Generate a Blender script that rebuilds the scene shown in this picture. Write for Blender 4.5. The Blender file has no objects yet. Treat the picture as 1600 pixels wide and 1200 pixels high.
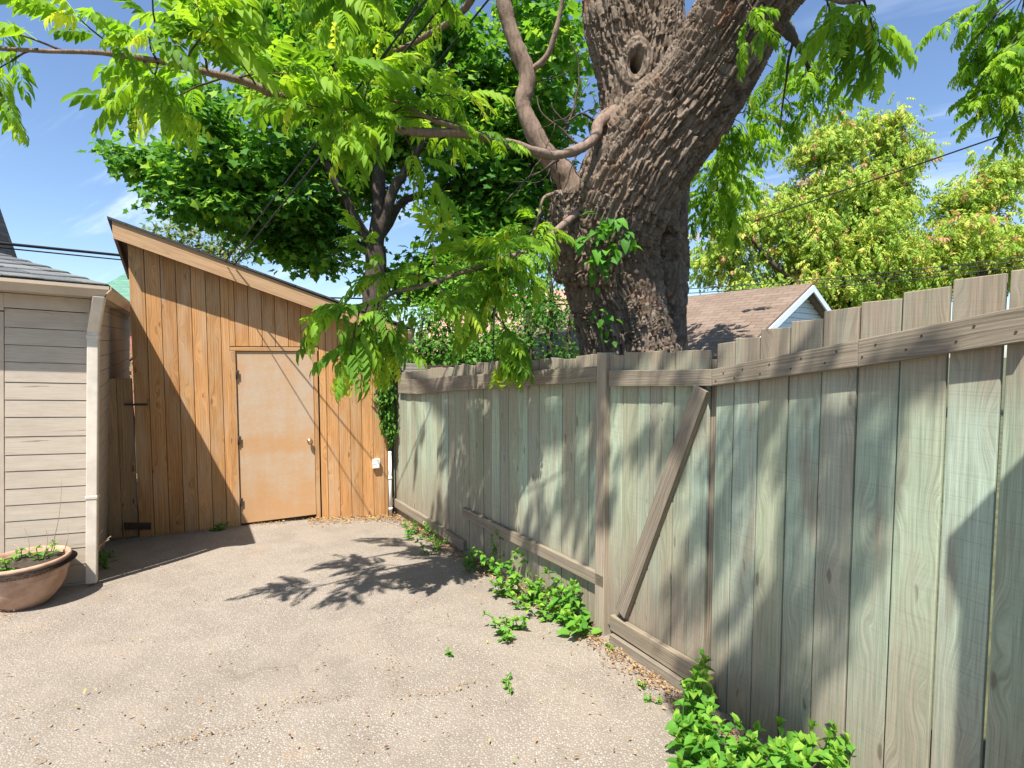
import bpy, math, random
import numpy as np
from mathutils import Vector, Matrix, noise
rng = np.random.default_rng(7); random.seed(7)
SC = bpy.context.scene; COL = SC.collection
R = math.radians
EYE = Vector((0, 0, 1.58)); FPX = 800.0; PIT = R(-3.2)
SUN = Vector((.40, 1.28, -2.48)).normalized()          # way the sunlight travels
UP = Vector((0, 0, 1))

# ------------------------------------------------------------------ measuring helpers
def ray(px, py):
    u = (px-800)/FPX; v = (600-py)/FPX
    return Vector((u, math.cos(PIT)-v*math.sin(PIT), math.sin(PIT)+v*math.cos(PIT)))
def at(px, py, Y):
    r = ray(px, py); return EYE + r*(Y/r.y)
def gp(px, py):
    r = ray(px, py); return EYE + r*(-1.58/(r.z+.07*r.y))
def onp(px, py, P, N):
    r = ray(px, py); return EYE + r*((P-EYE).dot(N)/r.dot(N))
def sm(t):
    t = max(0., min(1., t)); return t*t*(3-2*t)

FP = gp(945, 977); FF = gp(612, 794)                    # fence: post by the gate, far corner
FN = Vector((-(FF-FP).y, (FF-FP).x, 0)).normalized()
if FN.y > 0: FN = -FN                                   # towards the yard
def gz(x, y):
    z = -.07*max(-2., min(8.6, y))
    d = -((x-FP.x)*FN.x + (y-FP.y)*FN.y)
    return z - .06*sm(1+d/1.1) * (1 if y < 8 else 0)
def gpt(x, y, dz=0): return Vector((x, y, gz(x, y)+dz))

# ------------------------------------------------------------------ node helpers
def new_mat(name):
    m = bpy.data.materials.new(name); m.use_nodes = True
    m.node_tree.nodes.clear(); return m
class G:
    def __init__(s, nt): s.nt = nt
    def n(s, t, ins=None, **props):
        nd = s.nt.nodes.new('ShaderNode'+t)
        for k, v in props.items(): setattr(nd, k, v)
        for k, v in (ins or {}).items():
            sk = nd.inputs[k]
            if hasattr(v, 'is_output'): s.nt.links.new(v, sk)
            else: sk.default_value = v
        return nd
    def math(s, op, a, b=0., c=0., clamp=False):
        return s.n('Math', {0: a, 1: b, 2: c}, operation=op, use_clamp=clamp).outputs[0]
    def mix(s, f, a, b, mode='MIX'):
        return s.n('Mix', {0: f, 6: c4(a), 7: c4(b)}, data_type='RGBA', blend_type=mode).outputs[2]
    def ramp(s, f, stops, interp='LINEAR'):
        nd = s.n('ValToRGB', {0: f}); cr = nd.color_ramp; cr.interpolation = interp
        while len(cr.elements) < len(stops): cr.elements.new(.5)
        for e, (p, c) in zip(cr.elements, stops):
            e.position = p; e.color = c4(c) if not isinstance(c, (int, float)) else (c, c, c, 1)
        return nd.outputs[0]
    def rng(s, v, a, b, c=0., d=1., smooth=True):
        return s.n('MapRange', {0: v, 1: a, 2: b, 3: c, 4: d}, interpolation_type='SMOOTHSTEP' if smooth else 'LINEAR').outputs[0]
    def noise(s, vec, scale, detail=4., rough=.55, dist=0.):
        return s.n('TexNoise', {'Vector': vec, 'Scale': scale, 'Detail': detail, 'Roughness': rough, 'Distortion': dist}).outputs[0]
    def vmul(s, v, xyz): return s.n('VectorMath', {0: v, 1: xyz}, operation='MULTIPLY').outputs[0]
    def vadd(s, v, w): return s.n('VectorMath', {0: v, 1: w}, operation='ADD').outputs[0]
    def xyz(s, x, y, z): return s.n('CombineXYZ', {0: x, 1: y, 2: z}).outputs[0]
    def rnd(s): return s.n('Attribute', attribute_name='rnd').outputs['Fac']
    def out(s, col, rough=.8, bump=None, strength=.3, dist=.01, spec=.3, metallic=0.):
        ins = {'Base Color': c4(col), 'Roughness': rough, 'Specular IOR Level': spec, 'Metallic': metallic}
        if bump is not None:
            ins['Normal'] = s.n('Bump', {'Height': bump, 'Strength': strength, 'Distance': dist}).outputs[0]
        p = s.n('BsdfPrincipled', ins)
        o = s.n('OutputMaterial', {0: p.outputs[0]})
        return p
def c4(c):
    if hasattr(c, 'is_output'): return c
    return (c[0], c[1], c[2], 1.) if len(c) == 3 else c

def wood(name, light, dark, tints, weather=None, wcol=(.2, .17, .13), saw=0., knotc=(.08, .05, .03), gs=1., rough=.85, bump=.35, knots=1., ring=.10):
    """planks: UV is metres across / along the plank, rnd is one number per plank"""
    m = new_mat(name); g = G(m.node_tree)
    uv = g.n('UVMap').outputs[0]; r = g.rnd()
    sep = g.n('SeparateXYZ', {0: uv}); u, v = sep.outputs[0], sep.outputs[1]
    ro = g.math('MULTIPLY', r, 71.3)
    kv = g.xyz(g.math('MULTIPLY_ADD', u, 6.5, ro), g.math('MULTIPLY_ADD', v, 1.7, ro), 0.)
    wob = g.noise(g.xyz(g.math('MULTIPLY_ADD', u, 9., ro), g.math('MULTIPLY', v, 6.), ro), 1., 2.)
    vd = g.n('TexVoronoi', {'Vector': kv, 'Scale': 1., 'Randomness': 1.}, voronoi_dimensions='2D').outputs['Distance']
    vd = g.math('ADD', vd, g.math('MULTIPLY', g.math('SUBTRACT', wob, .5), .16))
    k = g.math('MULTIPLY', g.rng(vd, .34, .0), .045*knots)
    w = g.math('ADD', u, k)
    slow = g.noise(g.xyz(g.math('MULTIPLY', u, 5.), g.math('MULTIPLY', v, .8), ro), 1., 2.)
    w2 = g.math('ADD', w, g.math('MULTIPLY', slow, .022))
    rings = g.math('SINE', g.math('MULTIPLY_ADD', w2, 330.*gs, ro))
    rings = g.math('MULTIPLY_ADD', rings, .5, .5)
    fine = g.noise(g.xyz(g.math('MULTIPLY', w2, 260.*gs), g.math('MULTIPLY', v, 5.), ro), 1., 5., .65)
    fib = g.noise(g.xyz(g.math('MULTIPLY', w2, 60.*gs), g.math('MULTIPLY', v, 1.6), ro), 1., 3., .6)
    f = g.math('ADD', g.math('MULTIPLY', rings, ring), g.math('ADD', g.math('MULTIPLY', fine, .6), g.math('MULTIPLY', fib, .6-ring)))
    col = g.mix(g.rng(f, .38, .82), dark, light)
    tr = g.ramp(g.math('FRACT', g.math('MULTIPLY', r, 7.77)), [(i/max(1, len(tints)-1), t) for i, t in enumerate(tints)])
    col = g.mix(1., col, tr, 'MULTIPLY')
    st = g.noise(g.xyz(g.math('MULTIPLY', u, 9.), g.math('MULTIPLY', v, 1.3), g.math('ADD', ro, 5.)), 1., 4., .6)
    if weather:                                           # grey-brown weathering low, high and in blotches
        lo, hi = weather
        a = g.rng(v, lo[0], lo[1], lo[2] if len(lo) > 2 else .85, 0.); b = g.rng(v, hi[0], hi[1], 0., hi[2] if len(hi) > 2 else .75)
        s2 = g.rng(st, .46, .72, 0., .6)
        bb = g.rng(g.math('FRACT', g.math('MULTIPLY', r, 13.7)), .62, .85, 0., .6)
        wf = g.math('ADD', g.math('MAXIMUM', g.math('MAXIMUM', a, b), g.math('MAXIMUM', s2, bb)), g.math('MULTIPLY', g.math('SUBTRACT', g.math('ADD', fib, st), 1.), .9), clamp=True)
        wc = g.mix(g.rng(f, .38, .82), tuple(x*.66 for x in wcol), tuple(x*1.22 for x in wcol))
        col = g.mix(wf, col, wc)
    else:
        col = g.mix(g.rng(st, .42, .75, 0., .65), col, wcol)
    if saw:
        sw = g.noise(g.xyz(g.math('MULTIPLY', u, 3.), g.math('MULTIPLY', v, 170.), ro), 1., 2.)
        col = g.mix(g.rng(sw, .5, .75, 0., saw), col, tuple(x*.6 for x in wcol))
    kn = g.rng(vd, .075, .035)
    kk = g.math('MULTIPLY', kn, g.rng(g.math('FRACT', g.math('MULTIPLY', g.noise(kv, .6, 0.), 9.)), .5, .75))
    col = g.mix(g.math('MULTIPLY', kk, .8*knots), col, knotc)
    g.out(col, rough, f, bump, .004, .25)
    return m

def flat(name, col, rough=.6, var=.15, scale=6., spec=.3, metallic=0., bump=0.):
    m = new_mat(name); g = G(m.node_tree)
    p = g.n('TexCoord').outputs['Object']
    n = g.noise(p, scale, 6., .65)
    c = g.mix(g.rng(n, .3, .7), tuple(x*(1-var) for x in col), tuple(min(1, x*(1+var)) for x in col))
    g.out(c, rough, n if bump else None, bump, .01, spec, metallic)
    return m

def leaf_mat(name, stops, trans=.4, rough=.6):
    m = new_mat(name); g = G(m.node_tree)
    r = g.rnd()
    c = g.ramp(r, stops)
    p = g.n('BsdfPrincipled', {'Base Color': c, 'Roughness': rough, 'Specular IOR Level': .22})
    tc = g.mix(1., c, (1.35, 1.25, .55), 'MULTIPLY')
    t = g.n('BsdfTranslucent', {0: tc})
    mx = g.n('MixShader', {0: trans, 1: p.outputs[0], 2: t.outputs[0]})
    g.n('OutputMaterial', {0: mx.outputs[0]})
    return m

M = {}
M['fence'] = wood('weathered_green_board', (.46, .56, .445), (.25, .30, .225),
                  [(1, 1, 1), (.8, .82, .8), (1.08, 1.04, .98), (.66, .58, .5), (1.0, 1.04, 1.0), (.86, .76, .66), (1.1, 1.1, 1.05)],
                  weather=((.0, 1.25, .95), (1.5, 1.8, .9)), wcol=(.275, .225, .165), saw=.25, knots=.7, ring=.045)
M['rail'] = wood('weathered_rail', (.33, .28, .215), (.13, .105, .075), [(1, 1, 1), (.92, .92, .9), (1.1, 1.07, 1.)], wcol=(.20, .165, .125), bump=.6, rough=.9, knots=.25, gs=1.4)
M['post'] = wood('post_wood', (.42, .355, .27), (.22, .18, .13), [(1, 1, 1), (.95, .94, .92)], wcol=(.29, .245, .185), bump=.4, knots=.4)
M['cedar'] = wood('cedar_board', (.58, .315, .125), (.33, .16, .06),
                  [(1, 1, 1), (.80, .74, .68), (1.12, 1.12, 1.15), (.78, .80, .84), (1.1, 1.04, .9), (.84, .70, .58), (1.16, 1.16, 1.2)], wcol=(.46, .33, .21), gs=.8, bump=.15, rough=.6, knotc=(.2, .08, .03))
M['cedar_old'] = wood('weathered_cedar', (.46, .31, .17), (.25, .16, .085), [(1, 1, 1), (.8, .8, .8), (1.1, 1.05, 1.0)], wcol=(.3, .22, .15), gs=.8, bump=.2, rough=.7)
M['fascia'] = wood('fascia_wood', (.50, .32, .18), (.30, .18, .09), [(1, 1, 1), (1, 1, 1)], wcol=(.42, .28, .17), gs=.9, bump=.2, knots=.3)

def door_mat():
    m = new_mat('plywood_door'); g = G(m.node_tree)
    uv = g.n('UVMap').outputs[0]; s = g.n('SeparateXYZ', {0: uv}); u, v = s.outputs[0], s.outputs[1]
    n1 = g.noise(g.xyz(g.math('MULTIPLY', u, 3.), g.math('MULTIPLY', v, 9.), 0.), 1., 5., .65)
    n2 = g.noise(g.xyz(g.math('MULTIPLY', u, 8.), g.math('MULTIPLY', v, 1.5), 3.), 1., 5., .6)
    gr = g.noise(g.xyz(g.math('MULTIPLY', u, 22.), g.math('MULTIPLY', v, 260.), 0.), 1., 4., .6)
    hz = g.ramp(v, [(0., .05), (.12, .15), (.3, .5), (.40, .75), (.425, .1), (.5, .1), (.515, .75), (.8, .8), (1., .6)])
    hz = g.n('ValToRGB', {0: g.math('DIVIDE', v, 2.05)})
    cr = hz.color_ramp
    st = [(0., .0), (.14, .1), (.25, .45), (.37, .7), (.415, .12), (.465, .12), (.52, .75), (.72, .75), (.82, .6), (1., .55)]
    while len(cr.elements) < len(st): cr.elements.new(.5)
    for e, (p, c) in zip(cr.elements, st): e.position = p; e.color = (c, c, c, 1)
    f = g.math('ADD', hz.outputs[0], g.math('MULTIPLY', g.math('SUBTRACT', g.math('ADD', n1, n2), 1.), 1.6), clamp=True)
    f = g.math('MULTIPLY', f, g.rng(gr, .25, .6, .55, 1.))
    c = g.mix(f, g.mix(gr, (.40, .215, .10), (.52, .325, .17)), g.mix(gr, (.37, .275, .195), (.53, .43, .325)))
    g.out(c, .65, gr, .15, .003, .3)
    return m
M['door'] = door_mat()

def siding_mat():
    m = new_mat('painted_siding'); g = G(m.node_tree)
    uv = g.n('UVMap').outputs[0]; s = g.n('SeparateXYZ', {0: uv}); u, v = s.outputs[0], s.outputs[1]
    r = g.rnd(); ro = g.math('MULTIPLY', r, 53.)
    gr = g.noise(g.xyz(g.math('MULTIPLY', u, 130.), g.math('MULTIPLY', v, 5.), ro), 1., 5., .65)
    st = g.noise(g.xyz(g.math('MULTIPLY', u, 8.), g.math('MULTIPLY', v, 4.), ro), 1., 4., .6)
    ck = g.rng(g.noise(g.xyz(g.math('MULTIPLY', u, 90.), g.math('MULTIPLY', v, 2.5), g.math('ADD', ro, 9.)), 1., 2.), .66, .72)
    c = g.mix(g.rng(gr, .3, .7), (.38, .325, .26), (.455, .395, .32))
    c = g.mix(g.rng(st, .4, .75, 0., .45), c, (.33, .27, .21))
    c = g.mix(g.math('MULTIPLY', ck, .7), c, (.13, .09, .06))
    g.out(c, .6, gr, .25, .004, .3)
    return m
M['siding'] = siding_mat()
M['beige'] = flat('beige_paint', (.42, .35, .275), .5, .1, 5.)
M['gutter'] = flat('gutter_paint', (.40, .325, .245), .4, .12, 4., .4)
M['pipe'] = flat('pale_painted_metal', (.56, .50, .42), .4, .12, 5., .4)
M['soffit'] = flat('brown_soffit', (.14, .085, .05), .7, .15, 8.)
M['dark'] = flat('dark_inside', (.03, .025, .02), .9)  # near-black colour standing in for the shade inside things
M['metal'] = flat('brass_knob', (.6, .53, .4), .3, .05, 5., .5, 1.)
M['hinge'] = flat('rusty_iron', (.05, .03, .02), .7, .4, 30., .4)
M['white'] = flat('white_plastic', (.75, .74, .7), .4, .05)
M['cable'] = flat('black_cable', (.025, .025, .027), .6)
M['whitewall'] = flat('pale_blue_siding', (.62, .70, .76), .6, .05)
M['brick'] = flat('red_brick', (.36, .17, .12), .85, .3, 14.)
M['stucco'] = flat('pale_wall', (.5, .45, .4), .85, .1)
M['soil'] = flat('soil', (.05, .038, .028), .95, .5, 40., bump=.5)
M['grasssoil'] = flat('yard_soil', (.08, .085, .04), .95, .4, 3., bump=.5)
M['greywood'] = wood('grey_slats', (.38, .34, .31), (.2, .18, .16), [(1, 1, 1), (.9, .9, .9)], wcol=(.25, .22, .2))

def shingle(name, a, b, sx=.33, sy=.14):
    m = new_mat(name); g = G(m.node_tree)
    uv = g.n('UVMap').outputs[0]
    br = g.n('TexBrick', {'Vector': uv, 'Color1': c4(a), 'Color2': c4(b), 'Mortar': c4(tuple(x*.35 for x in a)), 'Scale': 1., 'Mortar Size': .006,
                          'Brick Width': sx, 'Row Height': sy, 'Bias': 0.})
    n = g.noise(g.n('TexCoord').outputs['Object'], 90., 3.)
    n2 = g.noise(g.n('TexCoord').outputs['Object'], 1.5, 4.)
    c = g.mix(g.rng(n, .3, .7, 0., .4), br.outputs[0], tuple(x*.5 for x in a))
    c = g.mix(g.rng(n2, .45, .75, 0., .4), c, b)
    g.out(c, .9, g.math('MULTIPLY', br.outputs[1], -1.), .6, .01, .2)
    return m
M['sh_grey'] = shingle('grey_shingle', (.10, .11, .115), (.20, .205, .21), .23)
M['sh_brown'] = shingle('brown_shingle', (.18, .132, .10), (.24, .178, .138))
M['sh_green'] = shingle('green_shingle', (.10, .22, .16), (.15, .29, .22))
M['sh_pink'] = shingle('red_tile', (.42, .24, .18), (.52, .33, .26), .25, .2)
M['sh_dark'] = shingle('dark_shingle', (.06, .06, .062), (.1, .1, .1))

def terra():
    m = new_mat('terracotta'); g = G(m.node_tree)
    p = g.n('TexCoord').outputs['Object']
    n = g.noise(p, 9., 6., .6); f = g.noise(p, 120., 3.)
    c = g.mix(g.rng(n, .35, .65), (.34, .205, .135), (.46, .31, .22))
    c = g.mix(g.rng(f, .55, .75, 0., .4), c, (.25, .13, .08))
    g.out(c, .8, f, .25, .004, .25)
    return m
M['terra'] = terra()

def concrete():
    m = new_mat('exposed_aggregate'); g = G(m.node_tree)
    p = g.n('TexCoord').outputs['Object']
    wob = g.n('TexNoise', {'Vector': p, 'Scale': 40., 'Detail': 2.}).outputs[1]
    pw = g.vadd(p, g.vmul(g.vadd(wob, (-.5, -.5, -.5)), (.012, .012, .0)))
    v = g.n('TexVoronoi', {'Vector': pw, 'Scale': 92., 'Randomness': .85}, voronoi_dimensions='2D')
    e = g.n('TexVoronoi', {'Vector': pw, 'Scale': 100., 'Randomness': 1.}, voronoi_dimensions='2D', feature='DISTANCE_TO_EDGE').outputs[0]
    cs = g.n('SeparateXYZ', {0: v.outputs[1]}).outputs
    stone = g.ramp(cs[0], [(0., (.24, .21, .172)), (.3, (.295, .265, .222)), (.6, (.35, .32, .276)), (.85, (.41, .38, .335)), (1., (.52, .49, .45))])
    big = g.noise(p, .55, 5., .6); mid = g.noise(p, 3.5, 5., .6); fine = g.noise(p, 260., 2.)
    paste = g.mix(g.rng(mid, .35, .65), (.21, .178, .145), (.26, .223, .182))
    cov = g.math('MULTIPLY', g.rng(v.outputs['Distance'], .46, .30), g.rng(g.math('ADD', cs[1], g.math('MULTIPLY', mid, .8)), .3, .6))
    c = g.mix(g.math('MULTIPLY', cov, g.rng(big, .3, .6, .45, .95)), paste, stone)
    c = g.mix(g.rng(big, .5, .72, 0., .55), c, (.335, .285, .23))       # dusty film
    c = g.mix(g.rng(mid, .55, .8, 0., .45), c, (.30, .24, .185))       # stains
    sp = g.sep = g.n('SeparateXYZ', {0: p}).outputs
    c = g.mix(g.rng(g.noise(g.vmul(p, (1., 1., 0.)), 1.7, 6., .7), .60, .70, 0., .35), c, (.36, .235, .14))
    c = g.mix(g.rng(fine, .4, .8, 0., .25), c, (.2, .17, .14))
    cw = g.vadd(g.vmul(p, (1., 1., 0.)), g.vmul(g.vadd(g.n('TexNoise', {'Vector': p, 'Scale': 2.2, 'Detail': 6.}).outputs[1], (-.5, -.5, -.5)), (.5, .5, 0.)))
    ce = g.n('TexVoronoi', {'Vector': cw, 'Scale': .42, 'Randomness': 1.}, voronoi_dimensions='2D', feature='DISTANCE_TO_EDGE').outputs[0]
    ck = g.math('MULTIPLY', g.rng(ce, .006, .001), g.rng(g.noise(p, .8, 2.), .46, .56))
    c = g.mix(g.math('MULTIPLY', ck, .22), c, (.10, .075, .055))
    c = g.mix(1., c, (.95, .93, .92), 'MULTIPLY')
    h = g.math('ADD', g.math('MULTIPLY', cov, .8), g.math('MULTIPLY', fine, .3))
    g.out(c, .85, h, .55, .006, .25)
    return m
M['concrete'] = concrete()

def bark_mat(name, a, b, c3, sc=1., grain=False):
    m = new_mat(name); g = G(m.node_tree)
    p = g.n('Attribute', attribute_name='grain').outputs['Vector'] if grain else g.n('TexCoord').outputs['Object']
    n = g.noise(g.vmul(p, (1., 1., .3)), 26.*sc, 6., .65); n2 = g.noise(p, 2.2, 4., .6); f = g.noise(g.vmul(p, (1, 1, .3)), 120.*sc, 4., .7)
    c = g.mix(g.rng(n, .3, .7), a, b)
    c = g.mix(g.rng(n2, .5, .7, 0., .6), c, c3)
    if grain: c = g.mix(g.rng(g.noise(g.vmul(p, (1., 1., .5)), 3.1, 5., .7), .58, .70, 0., .7), c, (.30, .135, .07)); c = g.mix(g.rng(g.noise(p, 5.3, 5., .75), .60, .74, 0., .5), c, (.40, .38, .33))
    g.out(c, .95, g.math('ADD', n, g.math('MULTIPLY', f, .6)), .9, .014, .15)
    return m
M['bark'] = bark_mat('furrowed_bark', (.10, .072, .052), (.26, .205, .16), (.19, .13, .09), 1., True)
M['bark2'] = bark_mat('smooth_bark', (.19, .13, .10), (.30, .22, .17), (.24, .17, .13), 1.6)
M['twig'] = bark_mat('dark_bark', (.045, .035, .028), (.11, .085, .065), (.08, .06, .045), 1.)
M['dry'] = flat('dry_stem', (.32, .22, .15), .8, .3, 30.)

M['walnut'] = leaf_mat('walnut_leaf', [(0., (.10, .23, .024)), (.5, (.20, .39, .034)), (.82, (.32, .51, .045)), (.9, (.44, .60, .06)), (1., (.56, .66, .085))], .58)
M['maple'] = leaf_mat('maple_leaf', [(0., (.05, .15, .025)), (.5, (.095, .26, .035)), (.85, (.18, .38, .05)), (1., (.30, .48, .06))], .5)
M['elder'] = leaf_mat('elder_leaf', [(0., (.17, .31, .045)), (.4, (.30, .45, .065)), (.8, (.46, .55, .10)), (.96, (.54, .54, .12)), (.985, (.52, .30, .12)), (1., (.55, .32, .18))], .4)
M['shrub'] = leaf_mat('shrub_leaf', [(0., (.04, .12, .02)), (.6, (.08, .22, .03)), (1., (.17, .34, .05))], .45)
M['weed'] = leaf_mat('weed_leaf', [(0., (.06, .19, .025)), (.6, (.12, .32, .035)), (1., (.28, .46, .06))], .4)
M['pale'] = leaf_mat('pale_leaf', [(0., (.10, .18, .06)), (.6, (.18, .26, .08)), (1., (.30, .30, .12))], .35)
M['litter'] = leaf_mat('dead_leaf', [(0., (.12, .06, .03)), (.5, (.28, .16, .07)), (.85, (.42, .28, .14)), (.97, (.45, .36, .1)), (1., (.2, .3, .04))], .1, .8)

# ------------------------------------------------------------------ mesh helpers
class MB:
    def __init__(s): s.v = []; s.f = []; s.uv = []; s.r = []; s.smooth = []
    def face(s, idx, uv=None, r=0., sm_=False):
        s.f.append(tuple(idx)); s.uv.append(uv or [(s.v[i][0], s.v[i][2]) for i in idx]); s.r.append(r); s.smooth.append(sm_)
    def box(s, O, ex, ey, ez, w, t, h, r=None, hr=None, swap=False):
        """corner O; w along ex, t along ey, h along ez (hr = height at the far ex side); UV u across, v along ez (swap: along ex)"""
        r = random.random() if r is None else r
        hr = h if hr is None else hr
        b = len(s.v)
        P = [O, O+ex*w, O+ex*w+ey*t, O+ey*t]
        s.v += [tuple(p) for p in P]
        s.v += [tuple(P[0]+ez*h), tuple(P[1]+ez*hr), tuple(P[2]+ez*hr), tuple(P[3]+ez*h)]
        U = lambda a, c: (c, a) if swap else (a, c)
        F = [((0, 1, 5, 4), [U(0, 0), U(w, 0), U(w, hr), U(0, h)]), ((2, 3, 7, 6), [U(w, 0), U(0, 0), U(0, h), U(w, hr)]),
             ((1, 2, 6, 5), [U(w, 0), U(w+t, 0), U(w+t, hr), U(w, hr)]), ((3, 0, 4, 7), [U(-t, 0), U(0, 0), U(0, h), U(-t, h)]),
             ((4, 5, 6, 7), [U(0, h), U(w, h), U(w, h+t), U(0, h+t)]), ((3, 2, 1, 0), [U(0, -t), U(w, -t), U(w, 0), U(0, 0)])]
        flip = ex.cross(ey).dot(ez) < 0
        for idx, uv in F:
            if flip: idx = idx[::-1]; uv = uv[::-1]
            s.face([b+i for i in idx], uv, r)
    def prism(s, top, bot, r=0.):
        """two matching polygons (lists of Vector) closed into a solid; UV from the top's own plane"""
        n = len(top); b = len(s.v)
        s.v += [tuple(p) for p in top] + [tuple(p) for p in bot]
        e1 = (top[1]-top[0]).normalized(); nn = e1.cross(top[-1]-top[0]).normalized(); e2 = nn.cross(e1)
        uvt = [((p-top[0]).dot(e1), (p-top[0]).dot(e2)) for p in top]
        s.face([b+i for i in range(n)], uvt, r)
        s.face([b+n+i for i in reversed(range(n))], [uvt[i] for i in reversed(range(n))], r)
        for i in range(n):
            j = (i+1) % n; L = (top[j]-top[i]).length; h = (top[i]-bot[i]).length
            s.face([b+j, b+i, b+n+i, b+n+j], [(L, 0), (0, 0), (0, h), (L, h)], r)
    def tube(s, pts, rad, seg=8, r=0., cap=True):
        pts = [Vector(p) for p in pts]; n = len(pts)
        if not hasattr(rad, '__len__'): rad = [rad]*n
        b = len(s.v); t0 = (pts[1]-pts[0]).normalized()
        a = t0.cross(UP if abs(t0.z) < .9 else Vector((1, 0, 0))).normalized()
        L = 0
        Ls = []
        for i, p in enumerate(pts):
            t = (pts[min(i+1, n-1)]-pts[max(i-1, 0)]).normalized()
            a = (a-t*a.dot(t)).normalized(); c = t.cross(a)
            if i: L += (p-pts[i-1]).length
            Ls.append(L)
            for k in range(seg):
                th = 2*math.pi*k/seg
                s.v.append(tuple(p+(a*math.cos(th)+c*math.sin(th))*rad[i]))
        for i in range(n-1):
            for k in range(seg):
                k2 = (k+1) % seg
                s.face((b+i*seg+k, b+i*seg+k2, b+(i+1)*seg+k2, b+(i+1)*seg+k),
                       [(k/seg*.3, Ls[i]), ((k+1)/seg*.3, Ls[i]), ((k+1)/seg*.3, Ls[i+1]), (k/seg*.3, Ls[i+1])], r, True)
        if cap:
            s.face([b+k for k in reversed(range(seg))], [(0, 0)]*seg, r)
            s.face([b+(n-1)*seg+k for k in range(seg)], [(0, 0)]*seg, r)
    def lathe(s, c, prof, seg=40, r=0.):
        b = len(s.v)
        for (rr, z) in prof:
            for k in range(seg):
                th = 2*math.pi*k/seg; s.v.append((c.x+rr*math.cos(th), c.y+rr*math.sin(th), c.z+z))
        for i in range(len(prof)-1):
            for k in range(seg):
                k2 = (k+1) % seg
                s.face((b+i*seg+k, b+i*seg+k2, b+(i+1)*seg+k2, b+(i+1)*seg+k), None, r, True)
        s.face([b+k for k in reversed(range(seg))], None, r); s.face([b+(len(prof)-1)*seg+k for k in range(seg)], None, r)

WPOS = {}
def link(o, parent=None, origin=None):
    COL.objects.link(o)
    if parent is not None:
        o.parent = parent; o.location = origin - WPOS[parent.name]
    else: o.location = origin
    WPOS[o.name] = origin.copy()
def build(name, mb, mat, parent=None, bevel=0., xf=None, origin=None):
    v = [xf(Vector(p)) for p in mb.v] if xf else [Vector(p) for p in mb.v]
    if origin is None:
        if parent is not None: origin = WPOS[parent.name].copy()
        else:
            a = np.array(v); origin = Vector((a[:, 0].mean(), a[:, 1].mean(), a[:, 2].min()))
    me = bpy.data.meshes.new(name)
    me.from_pydata([p-origin for p in v], [], mb.f)
    ul = me.uv_layers.new(name='UVMap')
    ul.data.foreach_set('uv', [c for f in mb.uv for q in f for c in q])
    at_ = me.attributes.new('rnd', 'FLOAT', 'FACE'); at_.data.foreach_set('value', mb.r)
    me.polygons.foreach_set('use_smooth', mb.smooth)
    me.materials.append(mat); me.update()
    o = bpy.data.objects.new(name, me); link(o, parent, origin)
    if bevel:
        md = o.modifiers.new('edge', 'BEVEL'); md.width = bevel; md.segments = 2; md.limit_method = 'ANGLE'; md.angle_limit = R(40)
    return o
def thing(name, label, cat, loc, group=None):
    o = bpy.data.objects.new(name, None); o.empty_display_size = .1
    link(o, None, Vector(loc)); tag(o, label, cat, group); return o
def tag(o, label=None, cat=None, group=None, kind=None):
    if label: o['label'] = label
    if cat: o['category'] = cat
    if group: o['group'] = group
    if kind: o['kind'] = kind
    return o

# many small leaf copies written straight into one mesh
class Cloud:
    def __init__(s): s.V = []; s.L = []; s.S = []; s.R = []; s.n = 0
    def add(s, tmpl, Rm, P, sc, rnd):
        V, F = tmpl; n = len(P); k = len(V)
        W = np.einsum('nij,kj->nki', Rm, V)*np.asarray(sc).reshape(-1, 1, 1) + P[:, None, :]
        s.V.append(W.reshape(-1, 3))
        li = np.concatenate([np.array(f) for f in F]); sz = np.array([len(f) for f in F])
        s.L.append((li[None, :] + (np.arange(n)*k)[:, None] + s.n).reshape(-1))
        s.S.append(np.tile(sz, n)); s.R.append(np.repeat(rnd, len(F)))
        s.n += n*k
    def build(s, name, mat, parent=None, origin=None):
        V = np.concatenate(s.V); L = np.concatenate(s.L); S = np.concatenate(s.S); Rn = np.concatenate(s.R)
        if origin is None:
            origin = WPOS[parent.name].copy() if parent is not None else Vector((V[:, 0].mean(), V[:, 1].mean(), V[:, 2].min()))
        V = V - np.array(origin)
        me = bpy.data.meshes.new(name)
        me.vertices.add(len(V)); me.vertices.foreach_set('co', V.astype(np.float32).ravel())
        me.loops.add(len(L)); me.loops.foreach_set('vertex_index', L.astype(np.int32))
        me.polygons.add(len(S)); me.polygons.foreach_set('loop_start', np.concatenate([[0], np.cumsum(S)[:-1]]).astype(np.int32))
        a = me.attributes.new('rnd', 'FLOAT', 'FACE'); a.data.foreach_set('value', Rn.astype(np.float32))
        me.materials.append(mat); me.update(calc_edges=True); me.validate()
        o = bpy.data.objects.new(name, me); link(o, parent, origin)
        return o
def frames(f, u):
    f = f/np.linalg.norm(f, axis=1, keepdims=True)
    y = np.cross(u, f); y /= np.linalg.norm(y, axis=1, keepdims=True)+1e-9
    z = np.cross(f, y)
    return np.stack([f, y, z], axis=2)

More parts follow.
